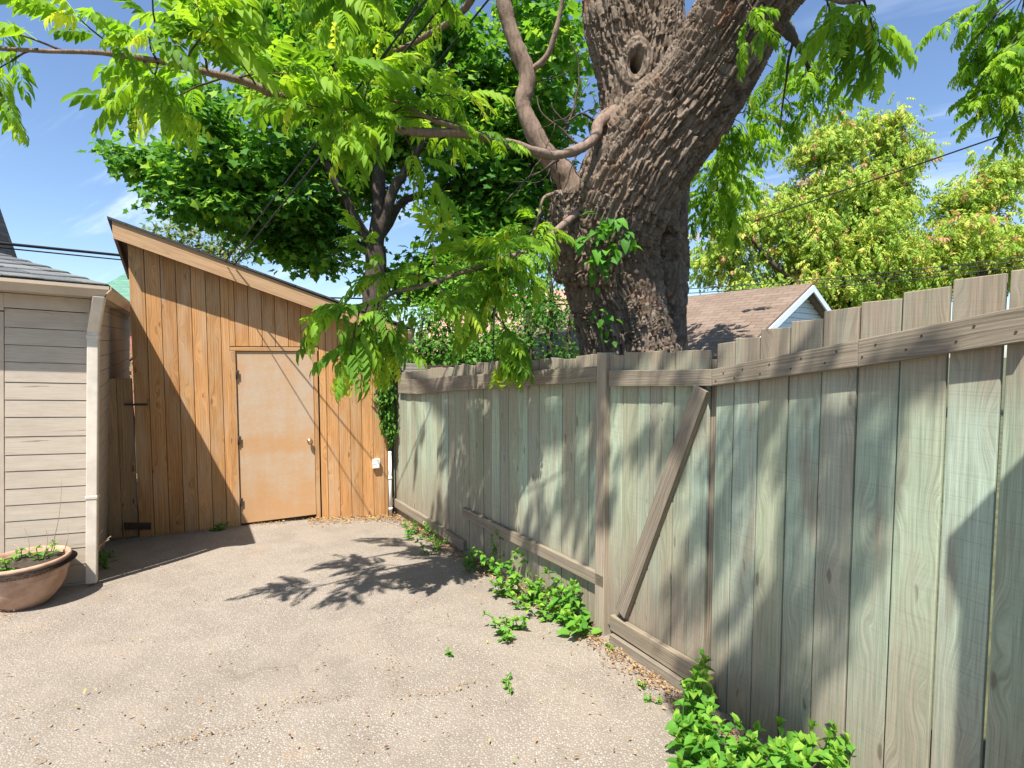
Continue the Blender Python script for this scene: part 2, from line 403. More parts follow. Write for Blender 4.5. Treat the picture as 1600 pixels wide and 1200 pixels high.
def leaflet(l, w, fold=.18, curl=.15):
    V = np.array([(0, 0, 0), (.3*l, .46*w, fold*w), (.65*l, .36*w, fold*w*.8-curl*.3*l), (l, 0, -curl*l), (.32*l, 0, 0), (.66*l, 0, -curl*.35*l),
                  (.3*l, -.46*w, fold*w), (.65*l, -.36*w, fold*w*.8-curl*.3*l)])
    F = [(0, 4, 1), (4, 5, 2, 1), (5, 3, 2), (0, 6, 4), (4, 6, 7, 5), (5, 7, 3)]
    return V, F
def simple_leaf(l, w, fold=.2, curl=.2):
    V = np.array([(0, 0, 0), (.4*l, .5*w, fold*w), (l, 0, -curl*l), (.45*l, 0, 0), (.4*l, -.5*w, fold*w)])
    return V, [(0, 3, 1), (3, 2, 1), (0, 4, 3), (3, 4, 2)]
def euler(rx, ry, rz):
    return np.array(Matrix.Rotation(rz, 3, 'Z') @ Matrix.Rotation(ry, 3, 'Y') @ Matrix.Rotation(rx, 3, 'X'))
def compound(L=1., pairs=6, droop=.35, rs=0, hang=.4, lw=.40, ll=.36):
    """feathered leaf: drooping stalk along +x with paired leaflets and one at the tip"""
    q = random.Random(rs); V = []; F = []
    def put(lv, lf, rot, pos):
        b = len(V)
        for p in lv: V.append(rot@p+pos)
        for f in lf: F.append(tuple(b+i for i in f))
    pt = lambda t: np.array((L*t*(1-.12*droop*t), 0, -droop*L*t*t))
    N = 6
    for side in (0,):
        b = len(V)
        for i in range(N+1):
            t = i/N; p = pt(t); w = .008*L*(1-.6*t)
            V.append(p+np.array((0, w, 0))); V.append(p+np.array((0, -w, 0)))
        for i in range(N): F.append((b+2*i, b+2*i+1, b+2*i+3, b+2*i+2))
    for i in range(pairs):
        t = .22+.74*i/(pairs-1+.3); p = pt(t); slope = math.atan(2*droop*t)
        ln = ll*L*(.72+.45*math.sin(math.pi*(t*.8+.12)))*q.uniform(.85, 1.1)
        for s in (1, -1):
            lv, lf = leaflet(ln, ln*lw*q.uniform(.9, 1.15), q.uniform(.1, .3), q.uniform(.1, .4))
            put(lv, lf, euler(s*q.uniform(-.5, .1), slope*.6+hang*q.uniform(.5, 1.4), s*q.uniform(.8, 1.15)), p)
    lv, lf = leaflet(ll*L*.9, ll*L*lw*.9, .2, .25)
    put(lv, lf, euler(0, math.atan(2*droop)+.2, q.uniform(-.2, .2)), pt(1.))
    return np.array(V), F
def mapleleaf(s=1.):
    a = [(.0, 0), (.08, .22), (-.08, .5), (.28, .38), (.5, .62), (.6, .3), (1., 0), (.6, -.3), (.5, -.62), (.28, -.38), (-.08, -.5), (.08, -.22)]
    V = [(x*s, y*s, .10*abs(y)*s-.18*x*x*s) for x, y in a] + [(.35*s, 0, -.03*s)]
    return np.array(V), [(12, i, (i+1) % 12) for i in range(12)]
T_WAL = [compound(1., q, d, i, h) for i, (q, d, h) in enumerate([(7, .35, .3), (6, .55, .45), (7, .8, .4), (6, .2, .25), (8, .5, .5)])]
T_YOUNG = [compound(1., 5, d, 20+i, 1.0, .3, .42) for i, d in enumerate([.5, .9])]
T_ELD = [compound(1., 3, d, 40+i, .5, .42, .5) for i, d in enumerate([.3, .6, .9])]
T_MAP = [mapleleaf()]
T_OVAL = [simple_leaf(1., .55), simple_leaf(1., .62, .3, .4), simple_leaf(1., .48, .15, .1)]
T_HEART = [leaflet(1., .62, .2, .3), leaflet(1., .7, .25, .15)]

def smooth_path(pts, n=4):
    pts = [Vector(p) for p in pts]; out = []
    for i in range(len(pts)-1):
        p0 = pts[max(i-1, 0)]; p1 = pts[i]; p2 = pts[i+1]; p3 = pts[min(i+2, len(pts)-1)]
        for k in range(n):
            t = k/n
            out.append(.5*((2*p1)+(p2-p0)*t+(2*p0-5*p1+4*p2-p3)*t*t+(3*p1-p0-3*p2+p3)*t**3))
    out.append(pts[-1]); return out
def lerp_list(a, n):
    x = np.linspace(0, len(a)-1, n); return list(np.interp(x, range(len(a)), a))
def pix_path(l, n=4): return smooth_path([at(*p) for p in l], n)

# ================================================================== SETTING
def axis(lo, hi, st, far_lo, far_hi): return far_lo + list(np.arange(lo, hi+1e-6, st)) + far_hi
XS = axis(-8, 4.4, .1, [-500, -120, -40, -18, -11], [5, 7, 12, 25, 60, 150, 500])
YS = axis(-3, 9, .1, [-300, -60, -15, -6], [10.5, 14, 22, 40, 80, 180, 500])
def ground_sheet(name, mat, dz, keep, bumpy):
    mb = MB(); idx = {}
    H = lambda x, y: gz(x, y)+dz+(bumpy*noise.noise(Vector((x*1.1, y*1.1, 0))) if abs(x) < 12 and abs(y) < 12 else 0)
    for j in range(len(YS)-1):
        for i in range(len(XS)-1):
            if not keep((XS[i]+XS[i+1])/2, (YS[j]+YS[j+1])/2): continue
            q = []
            for (a, b) in ((i, j), (i+1, j), (i+1, j+1), (i, j+1)):
                if (a, b) not in idx:
                    idx[(a, b)] = len(mb.v); mb.v.append((XS[a], YS[b], H(XS[a], YS[b])))
                q.append(idx[(a, b)])
            mb.face(q, [(mb.v[k][0], mb.v[k][1]) for k in q], 0, True)
    o = build(name, mb, mat, origin=Vector((0, 0, 0))); return tag(o, kind='structure')
def fside(x, y): return -((x-FP.x)*FN.x + (y-FP.y)*FN.y)
tag(ground_sheet('ground', M['grasssoil'], -.012, lambda x, y: True, .012), 'bare soil and thin grass of the neighbouring yards')
tag(ground_sheet('driveway', M['concrete'], 0., lambda x, y: fside(x, y) < .12 and -8 < x < 4.4 and -3 < y < 8.4, .012), 'beige pebbly exposed aggregate paving sloping to the shed')

# ================================================================== SHED
S0 = gp(160, 845); S1 = gp(605, 800)
SW = Vector((S1.x-S0.x, S1.y-S0.y, 0)).normalized(); SN = Vector((SW.y, -SW.x, 0))      # along the wall, towards the yard
def sp(px, py, off=0.): return onp(px, py, S0+SN*off, SN)
def ss(p): return (p-S0).dot(SW)
WL = ss(sp(210, 650)); WR = ss(sp(609, 780)); BW = .1385
shed = thing('shed', 'orange cedar board shed with a single slope roof and plywood door', 'shed', gpt(*(S0+SW*WL).xy))
FO = .20                                                                # how far the roof stands out past the wall
RA = sp(172, 342, FO); RB = sp(641, 514, FO)
RAb = sp(176, 372, FO); RBb = sp(641, 534, FO)
slope = (RB.z-RA.z)/(RB-RA).xy.length
def roof_under(s): return RA.z + slope*(s-ss(RA)) - .05
dL = ss(sp(376, 790)); dR = ss(sp(494, 790)); dT = sp(430, 548).z
mb = MB(); s = WL; i = 0
fl = ss(sp(364, 700)); fr = ss(sp(501, 700))
while s < WR-.02:
    w = min(BW, WR-s); a, b = s+.0025, s+w-.0025
    zb = gz(*(S0+SW*s).xy)-.01
    pieces = [(a, b, zb)]
    zt = dT+.05
    if b > fl and a < fr:                                               # boards cut round the doorway
        pieces = []
        if a < fl: pieces.append((a, fl-.002, zb))
        if b > fr: pieces.append((fr+.002, b, zb))
        pieces.append((max(a, fl-.0) if a < fl else a, min(b, fr) if b > fr else b, zt))
    rr = random.random()
    for (p, q, z0) in pieces:
        if q-p < .01: continue
        O = S0+SW*p; O = Vector((O.x, O.y, z0))+SN*random.uniform(-.002, .002)
        mb.box(O, SW, -SN, UP, q-p, .022, roof_under(p)-z0, rr, roof_under(q)-z0)
    s += w; i += 1
build('wall', mb, M['cedar'], shed, .0025)
BACK = Vector((-.572, .82, 0)); BK2 = -SN
mb = MB()                                                               # the other three walls
c0 = S0+SW*(WL+.01)-SN*.026; c1 = S0+SW*(WR-.01)-SN*.026
c2 = c1+BK2*3.0; c3 = c0+BK2*3.0
def zr(p): return roof_under(ss(p))-.004
def flatpoly(mb, ps, r=0.):
    b = len(mb.v); mb.v += [tuple(p) for p in ps]
    mb.face(list(range(b, b+len(ps))), [((p-ps[0]).dot((ps[1]-ps[0]).normalized()), p.z) for p in ps], r)
bot = [Vector((p.x, p.y, -.75)) for p in (c0, c1, c2, c3)]; top = [Vector((p.x, p.y, zr(p))) for p in (c0, c1, c2, c3)]
for i in range(4):
    if i == 0: continue
    j = (i+1) % 4; flatpoly(mb, [bot[i], bot[j], top[j], top[i]], i*.2)
build('side_wall', mb, M['cedar_old'], shed)
mb = MB(); flatpoly(mb, [bot[0], Vector((*(S0+SW*fl-SN*.026).xy, -.75)), Vector((*(S0+SW*fl-SN*.026).xy, roof_under(fl)-.004)), top[0]])
flatpoly(mb, [Vector((*(S0+SW*fr-SN*.026).xy, -.75)), bot[1], top[1], Vector((*(S0+SW*fr-SN*.026).xy, roof_under(fr)-.004))])
flatpoly(mb, [Vector((*(S0+SW*fl-SN*.026).xy, dT+.05)), Vector((*(S0+SW*fr-SN*.026).xy, dT+.05)), Vector((*(S0+SW*fr-SN*.026).xy, roof_under(fr)-.004)), Vector((*(S0+SW*fl-SN*.026).xy, roof_under(fl)-.004))])
build('light_block', mb, M['dark'], shed)  # dark backing added behind the boards to block light
# roof: shingle sheet, deck, fascia boards
inn = -SN*.03
ft = [RA, RB, RB+BK2*3.5, RA+BACK*3.6]
mb = MB(); mb.prism([p+UP*.022 + e for p, e in zip(ft, (SN*.02-SW*.02, SN*.02+SW*.02, SW*.02, -SW*.02))], [p+UP*.002 + e for p, e in zip(ft, (SN*.02-SW*.02, SN*.02+SW*.02, SW*.02, -SW*.02))])
roof = build('roof', mb, M['sh_dark'], shed)
mb = MB(); mb.prism([ft[0]-SN*.03+SW*.03, ft[1]-SN*.03-SW*.03, ft[2], ft[3]+SW*.03], [p-UP*.048 for p in (ft[0]-SN*.03+SW*.03, ft[1]-SN*.03-SW*.03, ft[2], ft[3]+SW*.03)])
build('soffit', mb, M['soffit'], roof)
e = (RB-RA).normalized()
mb = MB(); mb.box(RAb, e, -SN, UP, (RB-RA).length, .028, RA.z-RAb.z, .3, RB.z-RBb.z, True); build('fascia', mb, M['fascia'], roof, .003)
mb = MB(); O = RAb-SN*.029+UP*.002; mb.box(O, BACK, SW, UP, 3.4, .028, RA.z-RAb.z-.004, .6, None, True); build('fascia', mb, M['soffit'], roof, .003)
# door
zL = sp(376, 819).z; O = S0+SW*(dL)+SN*.0; O = Vector((O.x, O.y, zL))-SN*.012
dz = sp(494, 806).z-zL
mb = MB(); dw = dR-dL
b = [O, O+SW*dw+UP*max(dz, -.03)]
mb.box(O, SW, -SN, UP, dw, .035, dT-zL-.008, .4)
door = build('door', mb, M['door'], shed, .003)
door['label'] = 'plywood door with orange and grey weathered bands'
mb = MB()
k = sp(484, 689); kc = O+SW*ss(k)-SW*ss(O); kc = Vector((kc.x, kc.y, k.z))
for a_, r_ in ((0, .03), (.004, .03),): pass
mb.tube([kc, kc+SN*.008], [.033, .031], 20); mb.tube([kc+SN*.006, kc+SN*.03], [.012, .012], 14)
mb.tube([kc+SN*.026, kc+SN*.032, kc+SN*.042, kc+SN*.054, kc+SN*.062, kc+SN*.066], [.012, .023, .029, .029, .022, .010], 20)
build('knob', mb, M['metal'], door)
for hy in (585, 688, 785):
    h = sp(372, hy); mb = MB(); c = S0+SW*(dL-.004)+SN*.008; c = Vector((c.x, c.y, h.z))
    mb.tube([c-UP*.05, c+UP*.05], .008, 10); mb.box(c-UP*.045+SN*-.004, SW, SN, UP, .03, .003, .09)
    build('hinge', mb, M['hinge'], door)
mb = MB()
zt = dT
mb.box(Vector((*(S0+SW*(dL-.06)+SN*.004).xy, zt-.004)), SW, -SN, UP, dR-dL+.12, .05, .045, .2, None, True)
for (a, b) in ((dL-.062, dL-.006), (dR+.004, dR+.05)):
    q = S0+SW*a+SN*.006; z0 = gz(q.x, q.y)-.01
    mb.box(Vector((q.x, q.y, z0)), SW, -SN, UP, b-a, .05, zt-z0-.006, .7)
build('door_frame', mb, M['cedar'], shed, .003)
mb = MB(); q = S0+SW*dL-SN*.04; mb.box(Vector((q.x, q.y, -.62)), SW, -SN, UP, dR-dL, .03, .62+zL+.02, .2); build('door_gap_dark', mb, M['dark'], shed)  # near-black strip painted as the dark gap under the door
ob = sp(587, 731); mb = MB(); q = ob
mb.box(q-SW*.042, SW, SN, UP, .084, .045, .12); mb.box(q-SW*.046+SN*.045+UP*.058, SW, SN, UP, .092, .008, .066); mb.box(q-SW*.038+SN*.045+UP*.008, SW, SN, UP, .076, .006, .044)
build('outlet_box', mb, M['white'], shed, .004)
# white drain pipe at the shed's corner
p0 = sp(609, 705, .06); p1 = Vector((p0.x, p0.y, gz(p0.x, p0.y)))
mb = MB(); mb.tube([p1, p0], .022, 14)
for z in (.1, .5): mb.tube([p1+UP*z, p1+UP*(z+.03)], .027, 14)
tag(build('drain_pipe', mb, M['white']), 'thin white upright pipe between the shed corner and the fence end', 'pipe')

# side gate between garage and shed
mb = MB(); s = WL-.012
for k in range(8):
    w = .125+.02*random.random(); a = s-w
    q = S0+SW*(a+.003)-SN*.03; z0 = gz(q.x, q.y)-.0
    mb.box(Vector((q.x, q.y, z0)), SW, -SN, UP, w-.006, .022, sp(200, 591).z-z0+random.uniform(-.005, .005))
    s = a
sgate = thing('side_gate', 'narrow brown board gate in shade between the beige garage and the shed', 'gate', gpt(*(S0+SW*(WL-.5)).xy))
build('board_panel', mb, M['cedar_old'], sgate, .0025)
for (xa, xb, y, hh) in ((194, 231, 632, .022), (194, 236, 822, .075)):
    a = sp(xa, y, .006); b = sp(xb, y, .006); mb = MB()
    mb.box(a-UP*hh/2, (b-a).normalized(), SN, UP, (b-a).length, .006, hh, .3)
    for t in (.2, .8): c = a.lerp(b, t)+SN*.006; mb.tube([c, c+SN*.004], .006, 8)
    build('hinge_strap', mb, M['hinge'], sgate)

# ================================================================== GARAGE (leans a little to the right)
GD = Vector((.9, .43, 0)).normalized(); GN = Vector((GD.y, -GD.x, 0)); GS = Vector((-.55, .835, 0)).normalized()
KC = at(168, 447, 3.95)                                                 # gutter corner
GTH = R(3.0)
def gx(p):
    d = p-KC; c, s_ = math.cos(GTH), math.sin(GTH)
    return Vector((KC.x+d.x*c+d.z*s_, p.y, KC.z-d.x*s_+d.z*c))
GC = KC - GN*.22 - GD*.17; GC.z = -.4                                     # wall corner below the eave
garage = thing('garage', 'beige clapboard garage with grey shingle roof and gutter', 'garage', gpt(GC.x-1.5, GC.y))
zf = KC.z-.10                                                            # top of the wall boards
LEN = 3.2; JB = .50
mb = MB(); z = -.42; h = .142
while z < zf-.16:
    hh = h+random.uniform(-.018, .014)
    O = GC-GD*JB; O = Vector((O.x, O.y, z))
    b0 = len(mb.v)
    mb.box(O, GD, -GN, UP, JB, .03, hh-.004, random.random(), None, False)
    for k in (4, 5):                                                     # lapped: the top edge of each board leans in
        mb.v[b0+k] = tuple(Vector(mb.v[b0+k])-GN*.004)
    for fi in range(len(mb.uv)-6, len(mb.uv)): mb.uv[fi] = [(b_, a_) for (a_, b_) in mb.uv[fi]]
    z += hh
build('clapboard', mb, M['siding'], garage, .002, gx)
mb = MB(); O = GC-GD*(JB-.01)-GN*.035; mb.box(Vector((O.x, O.y, -.5)), GD, -GN, UP, JB-.03, .02, zf+.5); mb.box(O+GD*(JB-.05)+UP*(-.5-O.z), GS, -GD, UP, 4.4, .02, zf+.5); build('light_block', mb, M['dark'], garage, 0., gx)  # dark backing added to stop light showing between the clapboards
mb = MB()
O = GC-GD*JB+GN*.012; mb.box(Vector((O.x, O.y, z+.002)), GD, -GN, UP, JB+.012, .045, zf-z, .2)                    # frieze
build('frieze_board', mb, M['beige'], garage, .003, gx)
mb = MB(); O = GC-GD*(JB+.004)-GN*.002; mb.box(Vector((O.x, O.y, -.5)), -GD, -GN, UP, .10, .14, zf+.5-.14); build('door_jamb', mb, M['beige'], garage, .003, gx)
mb = MB(); O = GC-GD*(JB+.1)-GN*.1
for k in range(4): mb.box(Vector((O.x, O.y, -.5+k*.63)), -GD, -GN, UP, 2.4, .04, .62)
build('overhead_door', mb, M['beige'], garage, .006, gx)
mb = MB(); O = GC-GD*(JB+.0)-GN*-.012; mb.box(Vector((O.x, O.y, zf-.13)), -GD, -GN, UP, 2.6, .1, .13); build('door_header', mb, M['beige'], garage, .003, gx)
mb = MB(); z = -.45
P = GC-GN*.03
while z < zf+.02:                                                        # side wall running back
    b0 = len(mb.v); O = Vector((P.x, P.y, z)); nn = Vector((GS.y, -GS.x, 0))
    mb.box(O+GS*.002, GS, -nn, UP, 4.5, .03, .138, random.random())
    for fi in range(len(mb.uv)-6, len(mb.uv)): mb.uv[fi] = [(b_, a_) for (a_, b_) in mb.uv[fi]]
    z += .142
build('side_wall', mb, M['siding'], garage, .002, gx)
mb = MB(); O = GC+GN*.006+GD*.0; mb.box(Vector((O.x, O.y, -.5)), GD, -GN, UP, .024, .05, zf+.5); build('corner_board', mb, M['beige'], garage, .003, gx)
# roof: low hip
ov = KC.copy(); W = 3.6; D = 5.0
K0 = KC-UP*.0; KL = K0-GD*W; KB = K0+GS*D; KBL = KL+GS*D
rise = .31
ap1 = K0-GD*(W/2)+GS*(W/2)*1.0+UP*(rise*W/2); ap2 = K0-GD*(W/2)+GS*(D-W/2)+UP*(rise*W/2)
mb = MB(); th = UP*.02
def rows(mb, e0, e1, r0, r1, n=13):
    """shingle courses from eave e0-e1 up to ridge r0-r1, each lapped over the one below"""
    x_ = 0
    for i in range(n):
        t0, t1 = i/n, min(1., (i+1.12)/n)
        a, b = e0.lerp(r0, t0), e1.lerp(r1, t0); c, d = e1.lerp(r1, t1), e0.lerp(r0, t1)
        L = (b-a).length; m_ = max(1, int(L/.22)); off = random.random()*.2
        for k in range(m_):
            f0 = max(0, (k*L/m_+(off if k else 0))/L); f1 = min(1, ((k+1)*L/m_+(off if k < m_-1 else 0))/L)
            g0, g1 = f0+.002, f1-.002
            lift = UP*(.012+random.uniform(0, .006)); lo = UP*.001
            top = [a.lerp(b, g0)+lift+UP*.004, a.lerp(b, g1)+lift+UP*.004, d.lerp(c, g1)+lo+UP*.006, d.lerp(c, g0)+lo+UP*.006]
            mb.prism(top, [p-UP*.007 for p in top], random.random())
rows(mb, KL, K0, ap1-GD*.001, ap1)
rows(mb, K0, KB, ap1, ap2, 13)
rows(mb, KB, KBL, ap2, ap2-GD*.001, 6); rows(mb, KBL, KL, ap2, ap1, 6)
def tab_mat():
    m = new_mat('asphalt_tab'); g = G(m.node_tree); r = g.rnd()
    p = g.n('TexCoord').outputs['Object']; n = g.noise(p, 160., 3.)
    c = g.ramp(r, [(0., (.09, .10, .105)), (.5, (.14, .15, .155)), (1., (.22, .225, .225))])
    c = g.mix(g.rng(n, .35, .75, 0., .6), c, (.05, .05, .052)); g.out(c, .95, n, .4, .004, .2); return m
M['tab'] = tab_mat()
roofg = build('roof', mb, M['tab'], garage, 0., gx)
def gutter(mb, a, b, out, cut0=0., cut1=0.):
    """K-style gutter swept from a to b, its front bulging towards `out`"""
    prof = [(0, 0), (0, -.085), (-.045, -.085), (-.062, -.05), (-.085, -.025), (-.085, 0), (-.078, 0), (-.078, -.02), (-.02, -.06), (-.008, -.06), (-.008, 0)]
    bb = len(mb.v); n = len(prof); d = (b-a).normalized()
    for e_, sgn in ((a, cut0), (b, cut1)):
        for (x, zz) in prof: mb.v.append(tuple(e_ - out*x*1. + UP*zz + d*(sgn*-x)))
    for i in range(n):
        j = (i+1) % n; mb.face((bb+i, bb+j, bb+n+j, bb+n+i), None, 0)
    mb.face([bb+i for i in range(n)][::-1], None, 0); mb.face([bb+n+i for i in range(n)], None, 0)
GSN = Vector((GS.y, -GS.x, 0))
base = KC-UP*.004 - GN*.07 - GSN*.07
mb = MB(); gutter(mb, base-GD*3.4, base, GN, 0, 1.0); gutter(mb, base, base+GS*4.6, GSN, -1.0, 0)
build('gutter', mb, M['gutter'], garage, 0., gx)
mb = MB(); fb = base-UP*.09
q = [fb, fb+GS*4.4, fb+GS*4.4-GSN*.3, fb-GN*.3-GSN*.3, fb-GD*3.3-GN*.3, fb-GD*3.3]
mb.prism([p+UP*.012 for p in q], q, .2); build('soffit', mb, M['gutter'], garage, 0., gx)
# downspout: outlet, slanting elbow, long square leg, foot
mb = MB()
t0 = KC-UP*.085-GN*.01-GD*.05; c = GC+GN*.05+GD*.045
t1 = Vector((*(c).xy, KC.z-.36)); t2 = Vector((c.x, c.y, -.27))
def sq(mb, a, b, w, d, ex, ey):
    P = []
    for e_ in (a, b): P.append([e_-ex*w/2-ey*d/2, e_+ex*w/2-ey*d/2, e_+ex*w/2+ey*d/2, e_-ex*w/2+ey*d/2])
    mb.prism(P[1], P[0])
sq(mb, t1, t0, .075, .055, GD, GN); sq(mb, t2, t1+UP*.004, .072, .052, GD, GN)
sq(mb, t1-UP*.05, t1-UP*.02, .082, .062, GD, GN); sq(mb, Vector((c.x, c.y, .42)), Vector((c.x, c.y, .45)), .082, .062, GD, GN)
build('downspout', mb, M['pipe'], garage, .006, gx)
mb = MB(); O = GC-GD*.2+GN*.02; mb.box(Vector((O.x-.3, O.y-.1, -.5)), GD, -GN, UP, .6, .2, .16); build('footing', mb, M['stucco'], garage, .01, gx)

# ================================================================== FENCE
def fence_axes(A, B):
    d = Vector((B.x-A.x, B.y-A.y, 0)); L = d.length; d.normalize(); n = Vector((d.y, -d.x, 0))
    if n.dot(FN) < 0: n = -n
    return d, n, L
def on_f(px, py, A, n): return onp(px, py, A, n)
GB = gp(1111, 1083)                                                       # right end of the gate
# --- far section, from the post to the shed
d1, n1, L1 = fence_axes(FP, FF)
fence1 = thing('board_fence', 'weathered green grey board fence between the shed vine and the gate post', 'fence', gpt(*((FP+FF)/2).xy))
zA = on_f(928, 552, FP, n1).z; zB = on_f(622, 589, FP, n1).z
mb = MB(); s = .03
while s < L1-.04:
    w = .147+random.uniform(-.006, .006); w = min(w, L1-s)
    q = FP+d1*s; z0 = gz(q.x, q.y)-.02; t = s/L1
    zt = zA+(zB-zA)*t+random.uniform(-.012, .012)+(.03*math.sin(t*3.1) if t > .3 else 0)
    hh = zt-z0
    mb.box(Vector((q.x, q.y, z0))+n1*random.uniform(-.004, .003), d1, -n1, UP, w-.007, .019, hh+random.uniform(-.006, .006), None, hh+random.uniform(-.008, .006))
    s += w
build('board_panel', mb, M['fence'], fence1, .003)
def rail(mb, pxs, A, n, d, t=.04, off=.002, wav=0.):
    """rail through photo points: list of (px, top, bottom)"""
    for (x0, a0, b0), (x1, a1, b1) in zip(pxs[:-1], pxs[1:]):
        P0, Q0 = onp(x0, a0, A+n*t, n), onp(x0, b0, A+n*t, n); P1, Q1 = onp(x1, a1, A+n*t, n), onp(x1, b1, A+n*t, n)
        P0.z -= 0; b = len(mb.v); r = random.random()
        for (P, Q) in ((P0, Q0), (P1, Q1)):
            for k in (t-off, 0):
                mb.v.append(tuple(Q-n*k)); mb.v.append(tuple(P-n*k))
        L = (P1-P0).length; h = (P0-Q0).length; h1 = (P1-Q1).length
        F = [((2, 6, 7, 3), [(0, 0), (0, L), (h1, L), (h, 0)]), ((0, 1, 5, 4), [(0, 0), (h, 0), (h1, L), (0, L)]),
             ((1, 3, 7, 5), [(h, 0), (h+t, 0), (h+t, L), (h, L)]), ((0, 4, 6, 2), [(0, 0), (0, L), (-t, L), (-t, 0)]),
             ((0, 2, 3, 1), [(0, 0), (t, 0), (t, h), (0, h)]), ((4, 5, 7, 6), [(0, 0), (0, h), (t, h), (t, 0)])]
        for idx, uv in F: mb.face([b+i for i in idx], uv, r)
mb = MB(); rail(mb, [(932, 572, 596), (860, 577, 600.5), (777, 583, 606), (700, 588, 611), (652, 593, 616), (622, 592, 614)], FP, n1, d1)
build('top_rail', mb, M['rail'], fence1, .003)
mb = MB(); rail(mb, [(943, 901, 920), (830, 846, 863), (722, 793, 807)], FP, n1, d1)
build('bottom_rail', mb, M['rail'], fence1, .003)
mb = MB(); rail(mb, [(724, 846, 861), (668, 811, 825), (613, 778, 790)], FP, n1, d1)
build('bottom_rail', mb, M['rail'], fence1, .003)
mb = MB(); q = FP+n1*.04+d1*.06; q.z = gz(q.x, q.y)-.02
mb.box(q, -d1, -n1, UP, .088, .09, on_f(938, 551, FP, n1).z-q.z, .35); build('post', mb, M['post'], fence1, .004)
mb = MB(); q = FF+n1*.03-d1*.02; q.z = gz(q.x, q.y)-.02
mb.box(q, d1, -n1, UP, .085, .085, zB+.01-q.z, .65); build('post', mb, M['rail'], fence1, .004)
# --- gate
d2, n2, L2 = fence_axes(FP, GB)
def gs_(px): return (onp(px, 700, FP, n2)-FP).dot(d2)
gate = thing('board_gate', 'board gate with diagonal brace between the pale post and the tall fence', 'gate', gpt(*((FP+GB)/2).xy))
ed = [gs_(x) for x in (950, 972, 995, 1014, 1033, 1052, 1078, 1106)]
zt0 = onp(950, 553, FP, n2).z; zt1 = onp(1108, 547, FP, n2).z
mb = MB()
for a, b in zip(ed[:-1], ed[1:]):
    q = FP+d2*(a+.003); z0 = onp(960, 965, FP, n2).z-.02; z0 = min(z0, gz(q.x, q.y)+.08)
    t = (a-ed[0])/(ed[-1]-ed[0]); zt = zt0+(zt1-zt0)*t+random.uniform(-.008, .008)
    mb.box(Vector((q.x, q.y, z0))+n2*random.uniform(-.004, .004), d2, -n2, UP, b-a-.006, .019, zt-z0, None, zt-z0+random.uniform(-.006, .006))
build('board_panel', mb, M['fence'], gate, .003)
mb = MB(); rail(mb, [(951, 579, 604), (1111, 577, 603)], FP, n2, d2); build('top_rail', mb, M['rail'], gate, .003)
mb = MB(); rail(mb, [(953, 961, 984), (1109, 1054, 1087)], FP, n2, d2); build('bottom_rail', mb, M['rail'], gate, .003)
mb = MB()
a = onp(968, 958, FP+n2*.042, n2); b = onp(1094, 606, FP+n2*.042, n2); e = (b-a).normalized(); sd = e.cross(n2).normalized()
mb.box(a-sd*.045-n2*.038, e, sd, n2, (b-a).length, .09, .038, .15, None); bb = mb.uv
for fi in range(6): mb.uv[fi] = [(y_, x_) for (x_, y_) in mb.uv[fi]]
build('brace', mb, M['rail'], gate, .003)
# --- near section
d3 = Vector((.45, -.89, 0)).normalized(); n3 = Vector((d3.y, -d3.x, 0))
if n3.dot(FN) < 0: n3 = -n3
def q3(px, py): return onp(px, py, GB, n3)
def s3(px): return (q3(px, 700)-GB).dot(d3)
fence3 = thing('board_fence', 'tall green tinted board fence right of the gate, boards stepping up', 'fence', gpt(*(GB+d3*.8).xy))
px = [1116, 1144, 1183, 1229, 1280, 1336, 1401, 1475, 1563]; tp = [537, 528, 514, 502, 486, 472, 457, 437, 423]
es = [s3(x) for x in px]; zz = [q3(x+12, y).z for x, y in zip(px, tp)]
while es[-1] < 1.75: es.append(es[-1]+.15); zz.append(zz[-1]+.012)
mb = MB()
for i in range(len(es)-1):
    gap = .012 if i == 7 else .006
    q = GB+d3*(es[i]+.002); z0 = gz(q.x, q.y)-.03; h = zz[i]-z0
    mb.box(Vector((q.x, q.y, z0))+n3*random.uniform(-.005, .004), d3, -n3, UP, es[i+1]-es[i]-gap, .019, h, None, h+random.uniform(-.004, .012))
build('board_panel', mb, M['fence'], fence3, .003)
mb = MB(); rail(mb, [(1112, 577, 603), (1340, 531, 573), (1604, 477, 533)], GB, n3, d3)
a = q3(1604, 477); b = q3(1604, 533)
build('top_rail', mb, M['rail'], fence3, .003)
mb = MB(); q = GB-n3*.022+d3*.0; q.z = gz(q.x, q.y)-.02; mb.box(q-d3*.13-n3*.002, d3, -n3, UP, .17, .09, zz[0]-q.z-.08, .5); build('post', mb, M['rail'], fence3, .003)
for i in range(9):                                                       # nail heads along the top rail
    for (fy, dx) in ((.30, .04), (.68, .09)):
        s_ = es[i]+dx*.9; b3_ = GB+d3*s_+n3*.0425; f_ = s_/s3(1604)
        zt_, zb_ = q3(1112, 577).z+(q3(1604, 477).z-q3(1112, 577).z)*f_, q3(1112, 603).z+(q3(1604, 533).z-q3(1112, 603).z)*f_
        mb = MB(); c_ = Vector((b3_.x, b3_.y, zb_+(zt_-zb_)*fy)); mb.tube([c_-n3*.004, c_], [.0042, .0036], 8); build('nail', mb, M['hinge'], fence3)
# plank lying along the ground under the gate
mb = MB()
a = onp(952, 985, FP+n2*.06, n2); b = onp(1085, 1098, FP+n2*.06, n2)
a.z = gz(a.x, a.y)-.01; b.z = gz(b.x, b.y)-.01; e = (b-a).normalized()
mb.box(a, e, -n2, UP, (b-a).length+.1, .045, .075, .4, None, True)
tag(build('plank', mb, M['rail'], None, .004), 'grey weathered plank on edge on the ground under the gate', 'plank')
